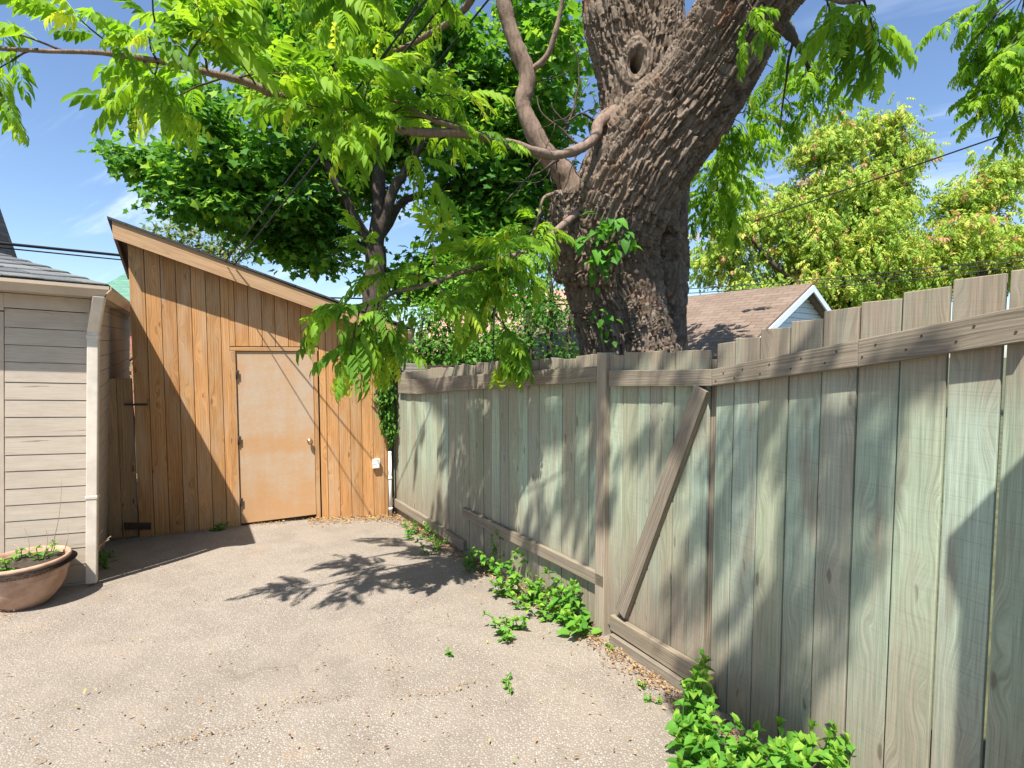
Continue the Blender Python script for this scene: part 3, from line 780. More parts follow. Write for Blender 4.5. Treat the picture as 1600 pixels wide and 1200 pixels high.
# grey slatted box and dark beam behind the far fence
c = at(652, 590, 8.2); mb = MB()
for k in range(5):
    O = at(624, 592-5*k, 7.9); mb.box(O, Vector((1, .1, 0)).normalized(), Vector((-.1, 1, 0)), UP, .42, .03, .042, None, None, True)
planter = thing('slatted_screen', 'low grey slatted screen with dark beam behind the far end of the fence', 'screen', gpt(c.x, c.y))
build('slats', mb, M['greywood'], planter, .003)
mb = MB(); O = at(648, 584, 8.0); mb.box(O, Vector((1, .15, 0)).normalized(), Vector((-.15, 1, 0)), UP, .75, .06, .13, .3, None, True); build('beam', mb, M['hinge'], planter, .004)
for k in (0, 1):
    mb = MB(); O = at(630+44*k, 578, 8.05); g0 = gz(O.x, O.y); mb.box(Vector((O.x, O.y, g0)), Vector((1, 0, 0)), Vector((0, 1, 0)), UP, .08, .08, O.z-g0); build('post', mb, M['greywood'], planter)

# ================================================================== POT
pc = gp(42, 943); pc.z = gz(pc.x, pc.y)
pot = thing('plant_pot', 'round terracotta pot with roped rim in front of the garage', 'pot', pc)
mb = MB(); RS = .258/.32
prof = [(.02, .0), (.15, .0), (.165, .008), (.20, .04), (.25, .095), (.283, .155), (.297, .21), (.300, .225), (.309, .232), (.304, .24), (.308, .25), (.310, .30), (.314, .318), (.326, .324), (.331, .336), (.327, .35), (.315, .354), (.305, .35), (.295, .33), (.28, .29)]
mb.lathe(pc, [(r_*RS, z_*.98) for r_, z_ in prof], 64)
build('bowl', mb, M['terra'], pot)
mb = MB()
for k in range(72):                                                      # rope band
    th = 2*math.pi*k/72; rr = .309*RS; p = pc+Vector((rr*math.cos(th), rr*math.sin(th), .268)); t = Vector((-math.sin(th), math.cos(th), 0))
    mb.tube([p-t*.012-UP*.008, p, p+t*.012+UP*.008], [.006, .010, .006], 6)
build('rope_band', mb, M['terra'], pot)
mb = MB(); mb.lathe(pc, [(.001, .31), (.15, .318), (.30, .30)], 32); build('soil', mb, M['soil'], pot)

def rand_frames(n, fwd, jit, upv=(0, 0, 1), uj=.3):
    f = np.asarray(fwd)+rng.normal(0, jit, (n, 3)); u = np.asarray(upv)+rng.normal(0, uj, (n, 3))
    return frames(f, u)
def plant(name, label, cat, stems, leaf, mat='weed', group=None, tm=T_HEART, young=.25, every=.056, stem_mat=None):
    """stems: list of (base, tip, leaf size)"""
    base = sum((s_[0] for s_ in stems), Vector())/len(stems)
    t_ = thing(name, label, cat, base, group); cl = Cloud()
    for (b, tip, ls) in stems:
        mb = MB()
        mid = (b+tip)/2+Vector((random.uniform(-.03, .03), random.uniform(-.03, .03), .02))
        pts = smooth_path([b-UP*.01, mid, tip], 4); mb.tube(pts, lerp_list([.004, .0015], len(pts)), 5); build('stem', mb, M[stem_mat or 'weed'], t_)
        L = (tip-b).length; n = max(3, int(L/every))
        P = []; Fw = []; Sz = []; Rn = []
        for k in range(n):
            t = (k+.6)/n; p = pts[min(int(t*(len(pts)-1)), len(pts)-1)].lerp(pts[min(int(t*(len(pts)-1))+1, len(pts)-1)], (t*(len(pts)-1)) % 1)
            th = k*1.571+random.uniform(-.4, .4)
            for q in (0, math.pi):
                P.append(p); Fw.append((math.cos(th+q), math.sin(th+q), random.uniform(-.35, .45))); Sz.append(ls*(1.05-.45*t)*random.uniform(.75, 1.15)); Rn.append(min(1, random.uniform(0, .7)+young*t))
        for q in range(3):
            P.append(tip); Fw.append((random.uniform(-.5, .5), random.uniform(-.5, .5), .8)); Sz.append(ls*.5); Rn.append(random.uniform(.6, 1))
        P = np.array(P); Fw = np.array(Fw); Sz = np.array(Sz); Rn = np.array(Rn)
        ch = rng.integers(0, len(tm), len(P))
        for c in range(len(tm)):
            k = ch == c
            if k.any(): cl.add(tm[c], frames(Fw[k], np.array((0, 0, 1))+rng.normal(0, .25, (k.sum(), 3))), P[k], Sz[k], Rn[k])
    cl.build('leaves', M[mat], t_)
    return t_
def stems_in(x0, x1, y0, y1, n, h0, h1, ls, lean=.1, off=None):
    out = []
    for k in range(n):
        b = gp(random.uniform(x0, x1), random.uniform(y0, y1)); b.z = gz(b.x, b.y); h = random.uniform(h0, h1)
        tip = b+Vector((random.uniform(-lean, lean), random.uniform(-lean, lean), h))
        if off: tip += Vector(off)*h
        out.append((b, tip, ls*random.uniform(.8, 1.15)))
    return out
# pot planting
st = []
for k in range(11):
    a = random.uniform(0, 6.28); rr = random.uniform(.03, .23); b = pc+Vector((rr*math.cos(a), rr*math.sin(a), .315)); st.append((b, b+Vector((random.uniform(-.05, .05), random.uniform(-.05, .05), random.uniform(.03, .11))), .055))
tag(plant('potted_plant', 'small green seedlings growing in the terracotta pot', 'plant', st, .05, young=.4))
mb = MB()
for (x0, y0, x1, y1) in ((80, 862, 97, 745), (100, 862, 104, 815), (45, 868, 36, 820), (70, 866, 70, 820), (30, 866, 22, 850)):
    a = at(x0, y0, pc.y+.02); b = at(x1, y1, pc.y+.05); mid = (a+b)/2+Vector((.02, 0, 0)); mb.tube(smooth_path([a, mid, b], 3), [.003, .003, .0025, .002, .0015, .0012, .001], 5)
tag(build('dry_twig', mb, M['dry']), 'bare reddish dry twigs standing up in the terracotta pot', 'twig')

# weeds along the fence and in the paving
WG = 'weeds along the fence'
plant('weed', 'big bushy weed clump at the bottom rail midway along the fence', 'weed', stems_in(775, 850, 880, 925, 36, .10, .38, .085, .2, (-.3, -.15, 0)) + stems_in(785, 815, 872, 890, 6, .42, .58, .065, .05), .08, group=WG)
plant('weed', 'broad leaved dark green weed at the foot of the pale gate post', 'weed', stems_in(880, 935, 930, 985, 25, .08, .30, .105, .14, (-.1, -.1, 0)), .09, group=WG, young=.1)
plant('weed', 'yellow green weed between the bushy clump and the gate post plant', 'weed', stems_in(815, 875, 925, 962, 16, .06, .22, .08, .14), .08, group=WG, young=.5)
plant('weed', 'sprawling small weed shoots in the branch shadow on the paving', 'weed', stems_in(770, 815, 965, 1003, 9, .05, .14, .06, .08), .06, group=WG)
plant('weed', 'small fern like weed under the far bottom rail near the shed', 'weed', stems_in(633, 665, 826, 842, 10, .08, .18, .06, .1), .06, group=WG, young=0.)
plant('weed', 'five leaved seedling where the far bottom rail ends', 'weed', stems_in(660, 690, 838, 858, 8, .07, .17, .07, .1), .07, group=WG)
plant('weed', 'low weed at the foot of the fence left of the bushy clump', 'weed', stems_in(728, 760, 868, 890, 9, .06, .16, .06, .1), .06, group=WG, young=.0)
plant('weed', 'tall leafy weed at the right end of the plank under the gate', 'weed', stems_in(1062, 1110, 1120, 1180, 14, .16, .32, .09, .06, (.1, .1, 0)), .08, group=WG)
plant('weed', 'dark leafy weed beneath the tall weed at the picture bottom', 'weed', stems_in(1065, 1150, 1180, 1235, 22, .05, .18, .09, .1), .08, group=WG, young=0.)
plant('weed', 'upright bright weed below the fence, second from the right', 'weed', stems_in(1165, 1255, 1190, 1260, 20, .10, .26, .09, .08), .08, group=WG, young=.35)
plant('weed', 'upright bright weed below the fence, rightmost of all', 'weed', stems_in(1265, 1320, 1200, 1260, 14, .12, .24, .09, .05), .08, group=WG, young=.35)
for (x, y, lab) in ((208, 655, ''),): pass
for (x, y, lab) in ((703, 1022, 'tiny seedling alone on the sunny paving near the branch shadow'), (790, 1066, 'tiny seedling on the paving, upper of a close pair'), (795, 1078, 'tiny seedling on the paving, lower of a close pair'),
                    (1000, 1060, 'tiny seedling by the middle of the plank'), (955, 1003, 'tiny seedling at the left end of the plank'), (1022, 1088, 'tiny seedling by the right part of the plank')):
    plant('seedling', lab, 'seedling', stems_in(x-7, x+7, y-3, y+4, 3, .01, .03, .026, .02), .026, group='seedlings in the paving', young=.4)
plant('weed', 'small weed in the shade at the foot of the downspout', 'weed', stems_in(148, 172, 865, 895, 12, .04, .14, .05, .08), .05, group=WG, young=0.)
plant('weed', 'tiny weed at the foot of the shed wall beside the door', 'weed', stems_in(325, 348, 828, 832, 6, .03, .1, .05, .06), .05, group=WG, young=0.)
mb = MB(); a = at(148, 880, 4.2)
for (x, y) in ((160, 828), (173, 838), (170, 843), (158, 850)):
    b = at(x, y, 4.1); mb.tube(smooth_path([a, (a+b)/2+Vector((-.02, 0, .03)), b], 3), .0035, 5)
tag(build('dry_twig', mb, M['dry']), 'pale bare twig poking out behind the garage downspout', 'twig')
# vine on the shed's right corner
vine = thing('vine', 'dense green vine hanging on the right corner of the shed', 'vine', gpt(*sp(603, 700, .1).xy)); cl = Cloud(); mb = MB()
for k in range(9):
    x0 = random.uniform(580, 622); pts = [sp(x0+random.uniform(-6, 6), 525, .2), sp(x0+4, 560, .18), sp(600+random.uniform(-12, 12), 610, .14), sp(606+random.uniform(-8, 8), 650+random.uniform(0, 45), .1)]
    pp = smooth_path(pts, 6); mb.tube(pp, .004, 5)
    n = 170; P = np.array([pp[i] for i in rng.integers(0, len(pp), n)])+rng.normal(0, .035, (n, 3))
    cl.add(T_OVAL[k % 3], rand_frames(n, (.1, -.35, -.7), .45), P, rng.uniform(.04, .085, n), rng.uniform(0, 1, n))
p0 = sp(606, 690, .06); mb.tube(smooth_path([Vector((p0.x, p0.y, gz(p0.x, p0.y))), p0, sp(600, 600, .08), sp(590, 530, .15)], 5), .009, 6)
build('stem', mb, M['twig'], vine); cl.build('leaves', M['shrub'], vine)

# litter on the paving
cl = Cloud(); V = np.array([(0, 0, 0), (.5, .22, .1), (1, 0, 0), (.5, -.22, .06)]); tl = (V, [(0, 3, 2), (0, 2, 1)])
def litter(P, smin, smax, r0=0., r1=1.):
    n = len(P); P = np.array([(p[0], p[1], gz(p[0], p[1])+.016+random.uniform(0, .01)) for p in P])
    f = rng.normal(0, 1, (n, 3)); f[:, 2] *= .15; cl.add(tl, frames(f, np.array((0, 0, 1))+rng.normal(0, .25, (n, 3))), P, rng.uniform(smin, smax, n), rng.uniform(r0, r1, n))
litter([gp(rng.uniform(0, 1000), rng.uniform(860, 1200)).xy for _ in range(330)], .008, .028)
litter([(FP+d1*rng.uniform(0, L1)+n1*abs(rng.normal(.05, .10))).xy for _ in range(1800)], .01, .04, 0, .9)
litter([(FP+d2*rng.uniform(0, 1.4)+n2*(.08+abs(rng.normal(.0, .08)))).xy for _ in range(1100)], .008, .03, 0, .9)
litter([(S0+SW*rng.uniform(WR-1.0, WR+.1)+SN*abs(rng.normal(.0, .16))).xy for _ in range(900)], .01, .045, .3, .96)
litter([(S0+SW*rng.uniform(-.4, 2.2)+SN*abs(rng.normal(.0, .07))).xy for _ in range(500)], .008, .03, 0, .9)
for path in ([(345, 1152), (400, 1130), (455, 1100), (500, 1096), (555, 1088)], [(20, 996), (60, 984), (105, 968)], [(612, 1100), (613, 1040), (612, 1010)], [(640, 1092), (690, 1086), (740, 1065)], [(0, 985), (15, 965), (5, 958)], [(230, 1170), (280, 1160), (345, 1150)]):
    pts = []
    for (a, b) in zip(path[:-1], path[1:]):
        for t in np.linspace(0, 1, 60): pts.append(gp(a[0]+(b[0]-a[0])*t+rng.normal(0, 5), a[1]+(b[1]-a[1])*t+rng.normal(0, 3.)).xy)
    litter(pts[::2], .005, .016, .2, .9)
tag(cl.build('leaf_litter', M['litter'], origin=Vector((0, 0, 0))), 'dry brown leaf litter scattered on the paving and along the fence', 'litter', kind='stuff')

# ================================================================== BIG TREE
tb = at(985, 560, 4.9); btree = thing('big_tree', 'massive furrowed old tree with a hollow knot rising behind the gate', 'tree', gpt(tb.x, tb.y))
AX = [  # (px, py, Y, r)
    [(985, 1000, 4.95, .56), (985, 700, 4.9, .46), (982, 560, 4.85, .42), (968, 490, 4.8, .40), (955, 420, 4.75, .41), (945, 360, 4.7, .41)],
    [(945, 440, 4.72, .36), (955, 360, 4.6, .40), (982, 290, 4.5, .42), (1024, 225, 4.4, .40), (1074, 160, 4.28, .365), (1116, 95, 4.15, .335), (1158, 20, 4.0, .31), (1220, -70, 3.8, .29), (1300, -190, 3.55, .28)],
    [(985, 360, 4.95, .42), (996, 260, 4.92, .38), (1000, 180, 4.9, .36), (998, 100, 4.88, .38), (988, 20, 4.86, .42), (978, -80, 4.8, .38), (960, -220, 4.7, .3)],
    [(1000, 640, 5.1, .44), (1006, 520, 5.12, .385), (1008, 400, 5.15, .38), (1011, 300, 5.15, .37), (1030, 220, 5.0, .32)],
    [(915, 420, 4.65, .26), (902, 372, 4.55, .215), (892, 335, 4.52, .16), (890, 300, 4.48, .12)],
]
tmp = MB()
SEG = []; AXN = []
for ax in AX:
    pts = [at(a, b, c) for a, b, c, _ in ax]; rr = [d for *_, d in ax]
    sp_ = smooth_path(pts, 4); r2 = lerp_list(rr, len(sp_)); tmp.tube(sp_, r2, 24)
    L = 0
    for i in range(len(sp_)-1):
        SEG.append((np.array(sp_[i]), np.array(sp_[i+1]), L+sp_[0].z, r2[i], len(AXN))); L += (sp_[i+1]-sp_[i]).length
    AXN.append(1)
me = bpy.data.meshes.new('t'); me.from_pydata(tmp.v, [], tmp.f); me.update()
to = bpy.data.objects.new('t', me); COL.objects.link(to)
md = to.modifiers.new('r', 'REMESH'); md.mode = 'VOXEL'; md.voxel_size = .0092
md = to.modifiers.new('s', 'SMOOTH'); md.factor = .5; md.iterations = 30
dg = bpy.context.evaluated_depsgraph_get(); ev = to.evaluated_get(dg); m2 = bpy.data.meshes.new_from_object(ev)
COL.objects.unlink(to); bpy.data.objects.remove(to)
n = len(m2.vertices); co = np.empty(n*3, np.float32); m2.vertices.foreach_get('co', co); co = co.reshape(-1, 3).astype(float)
no = np.empty(n*3, np.float32); m2.vertices.foreach_get('normal', no); no = no.reshape(-1, 3).astype(float)
best = np.full((len(AX), n), 1e9); cy = np.zeros((len(AX), n, 3))
for (a, b, L, r_, ai) in SEG:
    d = b-a; dl = np.linalg.norm(d); d = d/dl; t = np.clip((co-a)@d, 0, dl); rel = co-a-t[:, None]*d; ds = np.linalg.norm(rel, axis=1)/max(r_, .1)
    e1 = np.array((1., 0, 0))-d*d[0]; e1 /= np.linalg.norm(e1); e2 = np.cross(d, e1)
    k = ds < best[ai]; best[ai][k] = ds[k]; cy[ai][k] = np.stack([rel[k]@e1, rel[k]@e2, L+t[k]], axis=1)
wt = np.exp(-7.*(best**2)); wt[4:] *= .15; wt /= wt.sum(0)+1e-12
cyl = (cy*wt[:, :, None]).sum(0)
KN = at(994, 100, 4.52); KNa = np.array(KN); kd = np.array((.05, -1., .05)); kd /= np.linalg.norm(kd)
dv = np.zeros(n)
for i in range(n):
    c = cyl[i]; w1 = noise.noise(Vector((c[0]*3., c[1]*3., c[2]*1.6))); w2 = noise.noise(Vector((c[0]*3.+17., c[1]*3., c[2]*1.6))); w3 = noise.noise(Vector((c[0]*12., c[1]*12., c[2]*3.5)))
    tw = c[2]*1.1
    q = Vector((c[0]*33+w1*2.6+tw+w3*.5, c[1]*33+w2*2.6-tw-w3*.45, c[2]*2.9+w1*1.2))
    fu = abs(noise.noise(Vector((c[0]*15+w2*1.4+tw*.5+w3*.2, c[1]*15+w1*1.4-tw*.5, c[2]*1.6))))
    ds, _ = noise.voronoi(q); e = ds[1]-ds[0]
    q2 = Vector((c[0]*40+w2*2.+tw*2, c[1]*40+w1*2.-tw*2, c[2]*8.+w3)); d2_, _ = noise.voronoi(q2); e2 = d2_[1]-d2_[0]
    rg = min(1., e/.24)**.8*min(1., .1+fu/.12)
    dv[i] = .040*rg + .014*rg*min(1., e2/.25) + .010*noise.noise(q*1.7) + .006*noise.noise(q*4.1) + .03*noise.noise(Vector((co[i]*1.8)))
rel = co-KNa; al = rel@kd; pl = rel-al[:, None]*kd; rk = np.sqrt((pl[:, 0]/.72)**2+(pl[:, 2]/1.1)**2)
infl = np.clip(1-(rk-.19)/.09, 0, 1)*(np.abs(al) < .35)
rip = .06*np.exp(-((rk-.135)/.07)**2)+.006*np.sin(rk*120)*(rk > .08)
hole = np.clip((1-rk/.066)*2.2, 0, 1)**.8*.24
dv = dv*(1-infl)+infl*(.012+.35*(dv-.02))
co += no*(dv-.02)[:, None]
co += kd[None]*((rip-hole)*infl)[:, None]
og = WPOS[btree.name]
m2.vertices.foreach_set('co', (co-np.array(og)).astype(np.float32).ravel()); m2.polygons.foreach_set('use_smooth', [True]*len(m2.polygons))
ga = m2.attributes.new('grain', 'FLOAT_VECTOR', 'POINT'); ga.data.foreach_set('vector', cyl.astype(np.float32).ravel())
m2.name = 'trunk'; m2.materials.clear(); m2.materials.append(M['bark']); m2.update()
trunk = bpy.data.objects.new('trunk', m2); link(trunk, btree, og.copy())
mb = MB(); mb.tube([KN+Vector(kd)*-.16, KN+Vector(kd)*-.12], [.03, .04], 20); build('knot_dark_plug', mb, M['dark'], trunk)  # near-black plug, painted shade at the bottom of the knot hole

def branch(parent, pts, rad, mat='bark2', n=9, name='branch', wob=.012):
    pp = pix_path(pts, n); rr = lerp_list(rad, len(pp)); mb = MB()
    pp = [p+Vector((noise.noise(p*5), noise.noise(p*5+Vector((9, 9, 9))), noise.noise(p*5+Vector((5, 1, 7)))))*wob*(1 if 0 < i < len(pp)-1 else 0) for i, p in enumerate(pp)]
    rr = [r_*(1+.16*noise.noise(p*9)+.10*noise.noise(p*31)+.22*max(0., noise.noise(p*5.3+Vector((3, 3, 3)))-.25)) for r_, p in zip(rr, pp)]
    mb.tube(pp, rr, 16)
    for k_, v_ in enumerate(mb.v):
        c_ = pp[min(k_//16, len(pp)-1)]; d_ = Vector(v_)-c_; f_ = noise.noise(Vector((d_.x*55, d_.y*55, (d_.z+c_.z)*9)))*.10+noise.noise(Vector(v_)*24)*.08; mb.v[k_] = tuple(c_+d_*(1+f_))
    build(name, mb, M[mat], parent); return pp
wal = Cloud()
def spray(A, d, L, nl, ll, young=.2, droop=.25):
    """twig with feathered leaves along it"""
    d = Vector(d).normalized(); pts = [A]; p = A.copy(); dd = d.copy()
    for k in range(6):
        dd = (dd+Vector((random.uniform(-.15, .15), random.uniform(-.15, .15), random.uniform(-.1, .1)-droop*.18))).normalized(); p = p+dd*(L/6); pts.append(p.copy())
    twg.tube(pts, lerp_list([.006, .002], 7), 5, cap=False)
    P = []; Fw = []; Uw = []; Sz = []; Rn = []; Yg = []
    for k in range(nl):
        t = .2+.8*(k+.5)/nl; x = t*6; i = min(int(x), 5); q = pts[i].lerp(pts[i+1], x-i); tan = (pts[i+1]-pts[i]).normalized()
        sd = tan.cross(UP); sd = sd.normalized() if sd.length > .1 else Vector((1, 0, 0))
        s_ = 1 if k % 2 else -1
        f = tan*random.uniform(.35, .8)+sd*s_*random.uniform(.4, 1.)+UP*random.uniform(-.1, .45)
        P.append(q); Fw.append(f); Uw.append(UP+Vector((random.uniform(-.3, .3), random.uniform(-.3, .3), 0))); Sz.append(ll*.72*random.uniform(.65, 1.2)); Rn.append(random.uniform(.05, .8)); Yg.append(0)
    for k in range(2):
        P.append(pts[-1]); Fw.append(dd+Vector((random.uniform(-.6, .6), random.uniform(-.6, .6), random.uniform(0, .6)))); Uw.append(UP); Sz.append(ll*.74*random.uniform(.5, .8)); y = random.random() < young*2.2
        Yg.append(1 if y else 0); Rn.append(random.uniform(.85, 1.) if y else random.uniform(.5, .85))
    P = np.array(P); Fw = np.array(Fw); Uw = np.array(Uw); Sz = np.array(Sz); Rn = np.array(Rn); Yg = np.array(Yg)
    fr_ = frames(Fw, Uw); ch = rng.integers(0, len(T_WAL), len(P))
    for c in range(len(T_WAL)):
        k = (ch == c) & (Yg == 0)
        if k.any(): wal.add(T_WAL[c], fr_[k], P[k], Sz[k], Rn[k])
    for c in range(2):
        k = (Yg == 1) & (ch % 2 == c)
        if k.any(): wal.add(T_YOUNG[c], fr_[k], P[k], Sz[k], Rn[k])
def sprays_along(pp, t0, t1, n, L0, L1, nl, ll, zb=0., young=.25, spread=1., droop=.25):
    for k in range(n):
        t = random.uniform(t0, t1)*(len(pp)-1); i = min(int(t), len(pp)-2); p = pp[i].lerp(pp[i+1], t-i); tan = (pp[i+1]-pp[i]).normalized()
        d = tan*random.uniform(.1, .8)+Vector((random.uniform(-1, 1), random.uniform(-1, 1), random.uniform(-.7, .7)+zb))*spread
        spray(p, d, random.uniform(L0, L1), nl, ll*random.uniform(.85, 1.15), young, droop)

twg = MB()
b1 = branch(btree, [(958, 178, 4.45), (938, 190, 4.28), (930, 215, 4.2), (908, 232, 4.15), (872, 242, 4.05), (838, 238, 3.95), (740, 211, 3.7), (640, 205, 3.45), (540, 180, 3.2), (440, 150, 3.0), (370, 125, 2.85), (290, 106, 2.7), (200, 88, 2.55), (100, 80, 2.4), (0, 76, 2.3), (-90, 80, 2.2)],
            [.07, .052, .041, .038, .036, .034, .031, .027, .024, .024, .02, .017, .013, .010, .008, .005])
b2 = branch(btree, [(900, 312, 4.52), (884, 275, 4.45), (845, 225, 4.4), (818, 170, 4.38), (824, 120, 4.36), (803, 65, 4.33), (789, 12, 4.3), (772, -60, 4.25), (740, -200, 4.1)], [.16, .10, .077, .07, .068, .062, .057, .048, .035])
b3 = branch(btree, [(905, 330, 4.4), (880, 350, 4.2), (858, 368, 4.1), (830, 390, 3.95), (790, 405, 3.8), (720, 428, 3.65), (650, 448, 3.5), (590, 468, 3.4), (560, 482, 3.35)], [.04, .028, .024, .021, .019, .016, .013, .010, .006])
b4 = branch(btree, [(822, 112, 4.36), (852, 92, 4.3), (866, 55, 4.25), (878, 5, 4.2), (890, -60, 4.1)], [.03, .025, .022, .018, .014])
b5 = branch(btree, [(772, -60, 4.25), (690, -70, 3.9), (560, -60, 3.5), (420, -40, 3.2), (280, -25, 2.9), (150, -10, 2.7)], [.05, .042, .034, .026, .018, .01])
b6 = branch(btree, [(740, 211, 3.7), (690, 192, 3.55), (645, 172, 3.4), (600, 150, 3.25)], [.022, .016, .012, .007])
b7 = branch(btree, [(873, 300, 4.4), (850, 310, 4.25), (842, 335, 4.2), (830, 370, 4.1), (800, 420, 3.9), (775, 480, 3.75), (770, 520, 3.7)], [.016, .014, .012, .010, .009, .007, .005])
bL = branch(btree, [(1300, -190, 3.6), (1360, -420, 2.9), (1350, -900, 2.1), (1250, -2200, 1.3)], [.30, .22, .15, .08], 'bark')
for (a, l) in (((872, 250, 4.2), [(850, 262, 4.1), (815, 288, 4.0), (790, 320, 3.9)]), ((930, 190, 4.4), [(905, 175, 4.3), (880, 190, 4.3), (862, 160, 4.3)]), ((905, 230, 4.3), [(880, 205, 4.3), (850, 180, 4.3), (838, 150, 4.35)]), ((880, 205, 4.3), [(900, 150, 4.4), (905, 110, 4.4), (890, 60, 4.4)])):
    branch(btree, [a]+l, [.011, .008, .006, .004], 'twig', 4, 'branch', .03)
tw_rng = random.Random(3)                                               # fine bare twigs between the stems
for (x0_, y0_, Y0_) in [(870, 235, 4.2), (905, 228, 4.25), (930, 205, 4.3), (925, 215, 4.3), (835, 130, 4.4), (828, 170, 4.4), (850, 240, 4.1), (860, 262, 4.4), (865, 330, 4.3), (850, 370, 4.1), (840, 380, 4.0), (905, 180, 4.35), (880, 190, 4.3), (890, 300, 4.4)]:
    for r_ in range(2):
        an = tw_rng.uniform(0, 6.28) if y0_ < 260 else tw_rng.uniform(1.2, 2.4); x_, y_, P_ = x0_, y0_, [(x0_, y0_, Y0_)]
        for q_ in range(6):
            an += tw_rng.uniform(-.5, .5); x_ += 13*math.cos(an); y_ += 13*math.sin(an); P_.append((x_, y_, Y0_+tw_rng.uniform(-.1, .1)))
        pw = pix_path(P_, 2); twg.tube(pw, lerp_list([.006, .0018], len(pw)), 5, cap=False)
# leaves of the long low branch and those hanging round it
sprays_along(b1, .38, .76, 14, .28, .58, 7, .36, .12, .3, 1., .12)
sprays_along(b1, .70, .82, 6, .25, .5, 6, .33, .1, .3, 1., .15)
spray(at(95, 78, 2.4), (-1, -.2, .3), .3, 5, .30, .3, .1); spray(at(60, 77, 2.35), (-1, 0, -.2), .2, 4, .26, .3, .3)
sprays_along(b1, .93, .97, 1, .15, .25, 3, .28, -.1, .25)
spray(at(-25, 95, 2.3), (.3, .1, -.7), .24, 3, .24, .0, .6)
sprays_along(b6, .2, 1., 8, .3, .6, 6, .34, .1, .3)
sprays_along(b5, .12, .68, 8, .35, .8, 7, .36, -.25, .22, 1., .35)
sprays_along(b3, .40, 1., 17, .22, .48, 6, .32, .05, .3, .8, .3)
sprays_along(b7, .3, .9, 7, .2, .4, 6, .31, .0, .2, .7, .4)
for (x, y, Y) in ((785, 500, 3.7), (772, 515, 3.7), (600, 490, 3.4), (575, 475, 3.3), (640, 460, 3.5)):
    spray(at(x, y, Y), (random.uniform(-.4, .2), random.uniform(-.3, .2), -.5), .26, 5, .31, .3, .5)
# upper canopy seen at the top of the picture
b8 = branch(btree, [(740, -200, 4.1), (640, -160, 4.6), (520, -120, 5.0), (400, -80, 5.2), (300, -40, 5.3)], [.05, .04, .03, .02, .012], 'bark')
b9 = branch(btree, [(772, -60, 4.25), (720, 20, 4.9), (640, 70, 5.3), (560, 100, 5.6), (480, 110, 5.7)], [.04, .03, .024, .018, .01], 'bark2')
sprays_along(b8, .1, 1., 15, .5, .9, 7, .38, -.2, .15)
sprays_along(b9, .3, 1., 15, .5, .9, 7, .36, 0., .12)
# unseen bare bough overhead, added to shade the fence
bb = branch(btree, [(1350, -900, 2.1), (1150, -1100, 1.9), (900, -1500, 1.6), (500, -2500, 1.1)], [.11, .08, .05, .02], 'bark')
# unseen high limb, added; leaf clumps placed up-sun to dapple the fence
hl = [at(1300, -190, 3.55), Vector((2.1, 2.2, 6.4)), Vector((1.2, .6, 8.0)), Vector((-.3, -.6, 8.8)), Vector((-1.6, .4, 9.2)), Vector((-2.6, 2.2, 9.4))]
pp = smooth_path(hl, 5); mb = MB(); mb.tube(pp, lerp_list([.24, .18, .13, .10, .07, .03], len(pp)), 12); build('branch', mb, M['bark'], btree)
SHD = [(px_, py_, GB, n3) for px_, py_ in ((1165, 800), (1150, 940), (1210, 900), (1235, 1030), (1275, 720), (1245, 820), (1190, 720), (1150, 1050))] \
    + [(px_, py_, FP, n2) for px_, py_ in ((962, 640), (975, 720), (1012, 640), (1055, 800), (1000, 740))] \
    + [(px_, py_, FP, n1) for px_, py_ in ((850, 660), (868, 770), (800, 700), (760, 650), (745, 740), (705, 700), (680, 750), (908, 700), (830, 610), (785, 770), (655, 690), (842, 730), (815, 770), (888, 640), (730, 660), (690, 650), (860, 830))]
for k, (px_, py_, P0_, n0_) in enumerate(SHD):
    T = onp(px_, py_, P0_, n0_); H = random.uniform(5.2, 6.6); A = T-SUN*((H-T.z)/-SUN.z)
    near = min(pp, key=lambda p: (p-A).length); mb2 = smooth_path([near, (near+A)/2+UP*.2, A], 3); twg.tube(mb2, lerp_list([.016, .005], len(mb2)), 5, cap=False)
    for m_ in range(2 if k < 8 else 1): spray(A, (random.uniform(-1, 1), random.uniform(-1, 1), random.uniform(-.9, .1)), random.uniform(.14, .30), 5, .32, .1)
# right hand leaves by the limb and top right corner
b10 = branch(btree, [(1225, -70, 3.85), (1270, -20, 3.3), (1310, 0, 3.0), (1350, 0, 2.8)], [.05, .03, .02, .008])
sprays_along(b10, .3, 1., 5, .2, .35, 5, .30, -.1, .1)
for (x, y) in ((1165, 20), (1185, 25), (1290, 0)): spray(at(x, y-25, 3.35), (random.uniform(-.3, .4), -.2, -.5), .3, 4, .27, .1, .5)
b11 = branch(btree, [(1215, 30, 4.0), (1240, 60, 5.2), (1262, 100, 6.2), (1268, 150, 6.6)], [.06, .04, .025, .01], 'twig')
b12 = branch(btree, [(1240, 60, 5.2), (1230, 110, 5.8), (1225, 150, 6.), (1220, 190, 6.1), (1218, 215, 6.1)], [.015, .013, .010, .007, .003], 'twig')
for l in ([(1225, 140, 6.), (1212, 155, 6.), (1195, 165, 6.)], [(1224, 150, 6.), (1235, 165, 6.), (1222, 195, 6.)], [(1228, 70, 5.4), (1200, 80, 5.4), (1195, 95, 5.4), (1208, 106, 5.4)], [(1222, 160, 6.), (1205, 175, 6.), (1195, 190, 6.)]): branch(btree, l, [.007, .005, .003], 'twig')
sprays_along(b11, .3, 1., 12, .25, .6, 6, .30, -.3, .1, 1., .4)
for (x, y) in ((1290, 80), (1325, 65), (1340, 80), (1265, 120)): spray(at(x, y-15, 6.3), (random.uniform(-.5, .5), 0, -.3), .5, 7, .3, .1, .4)
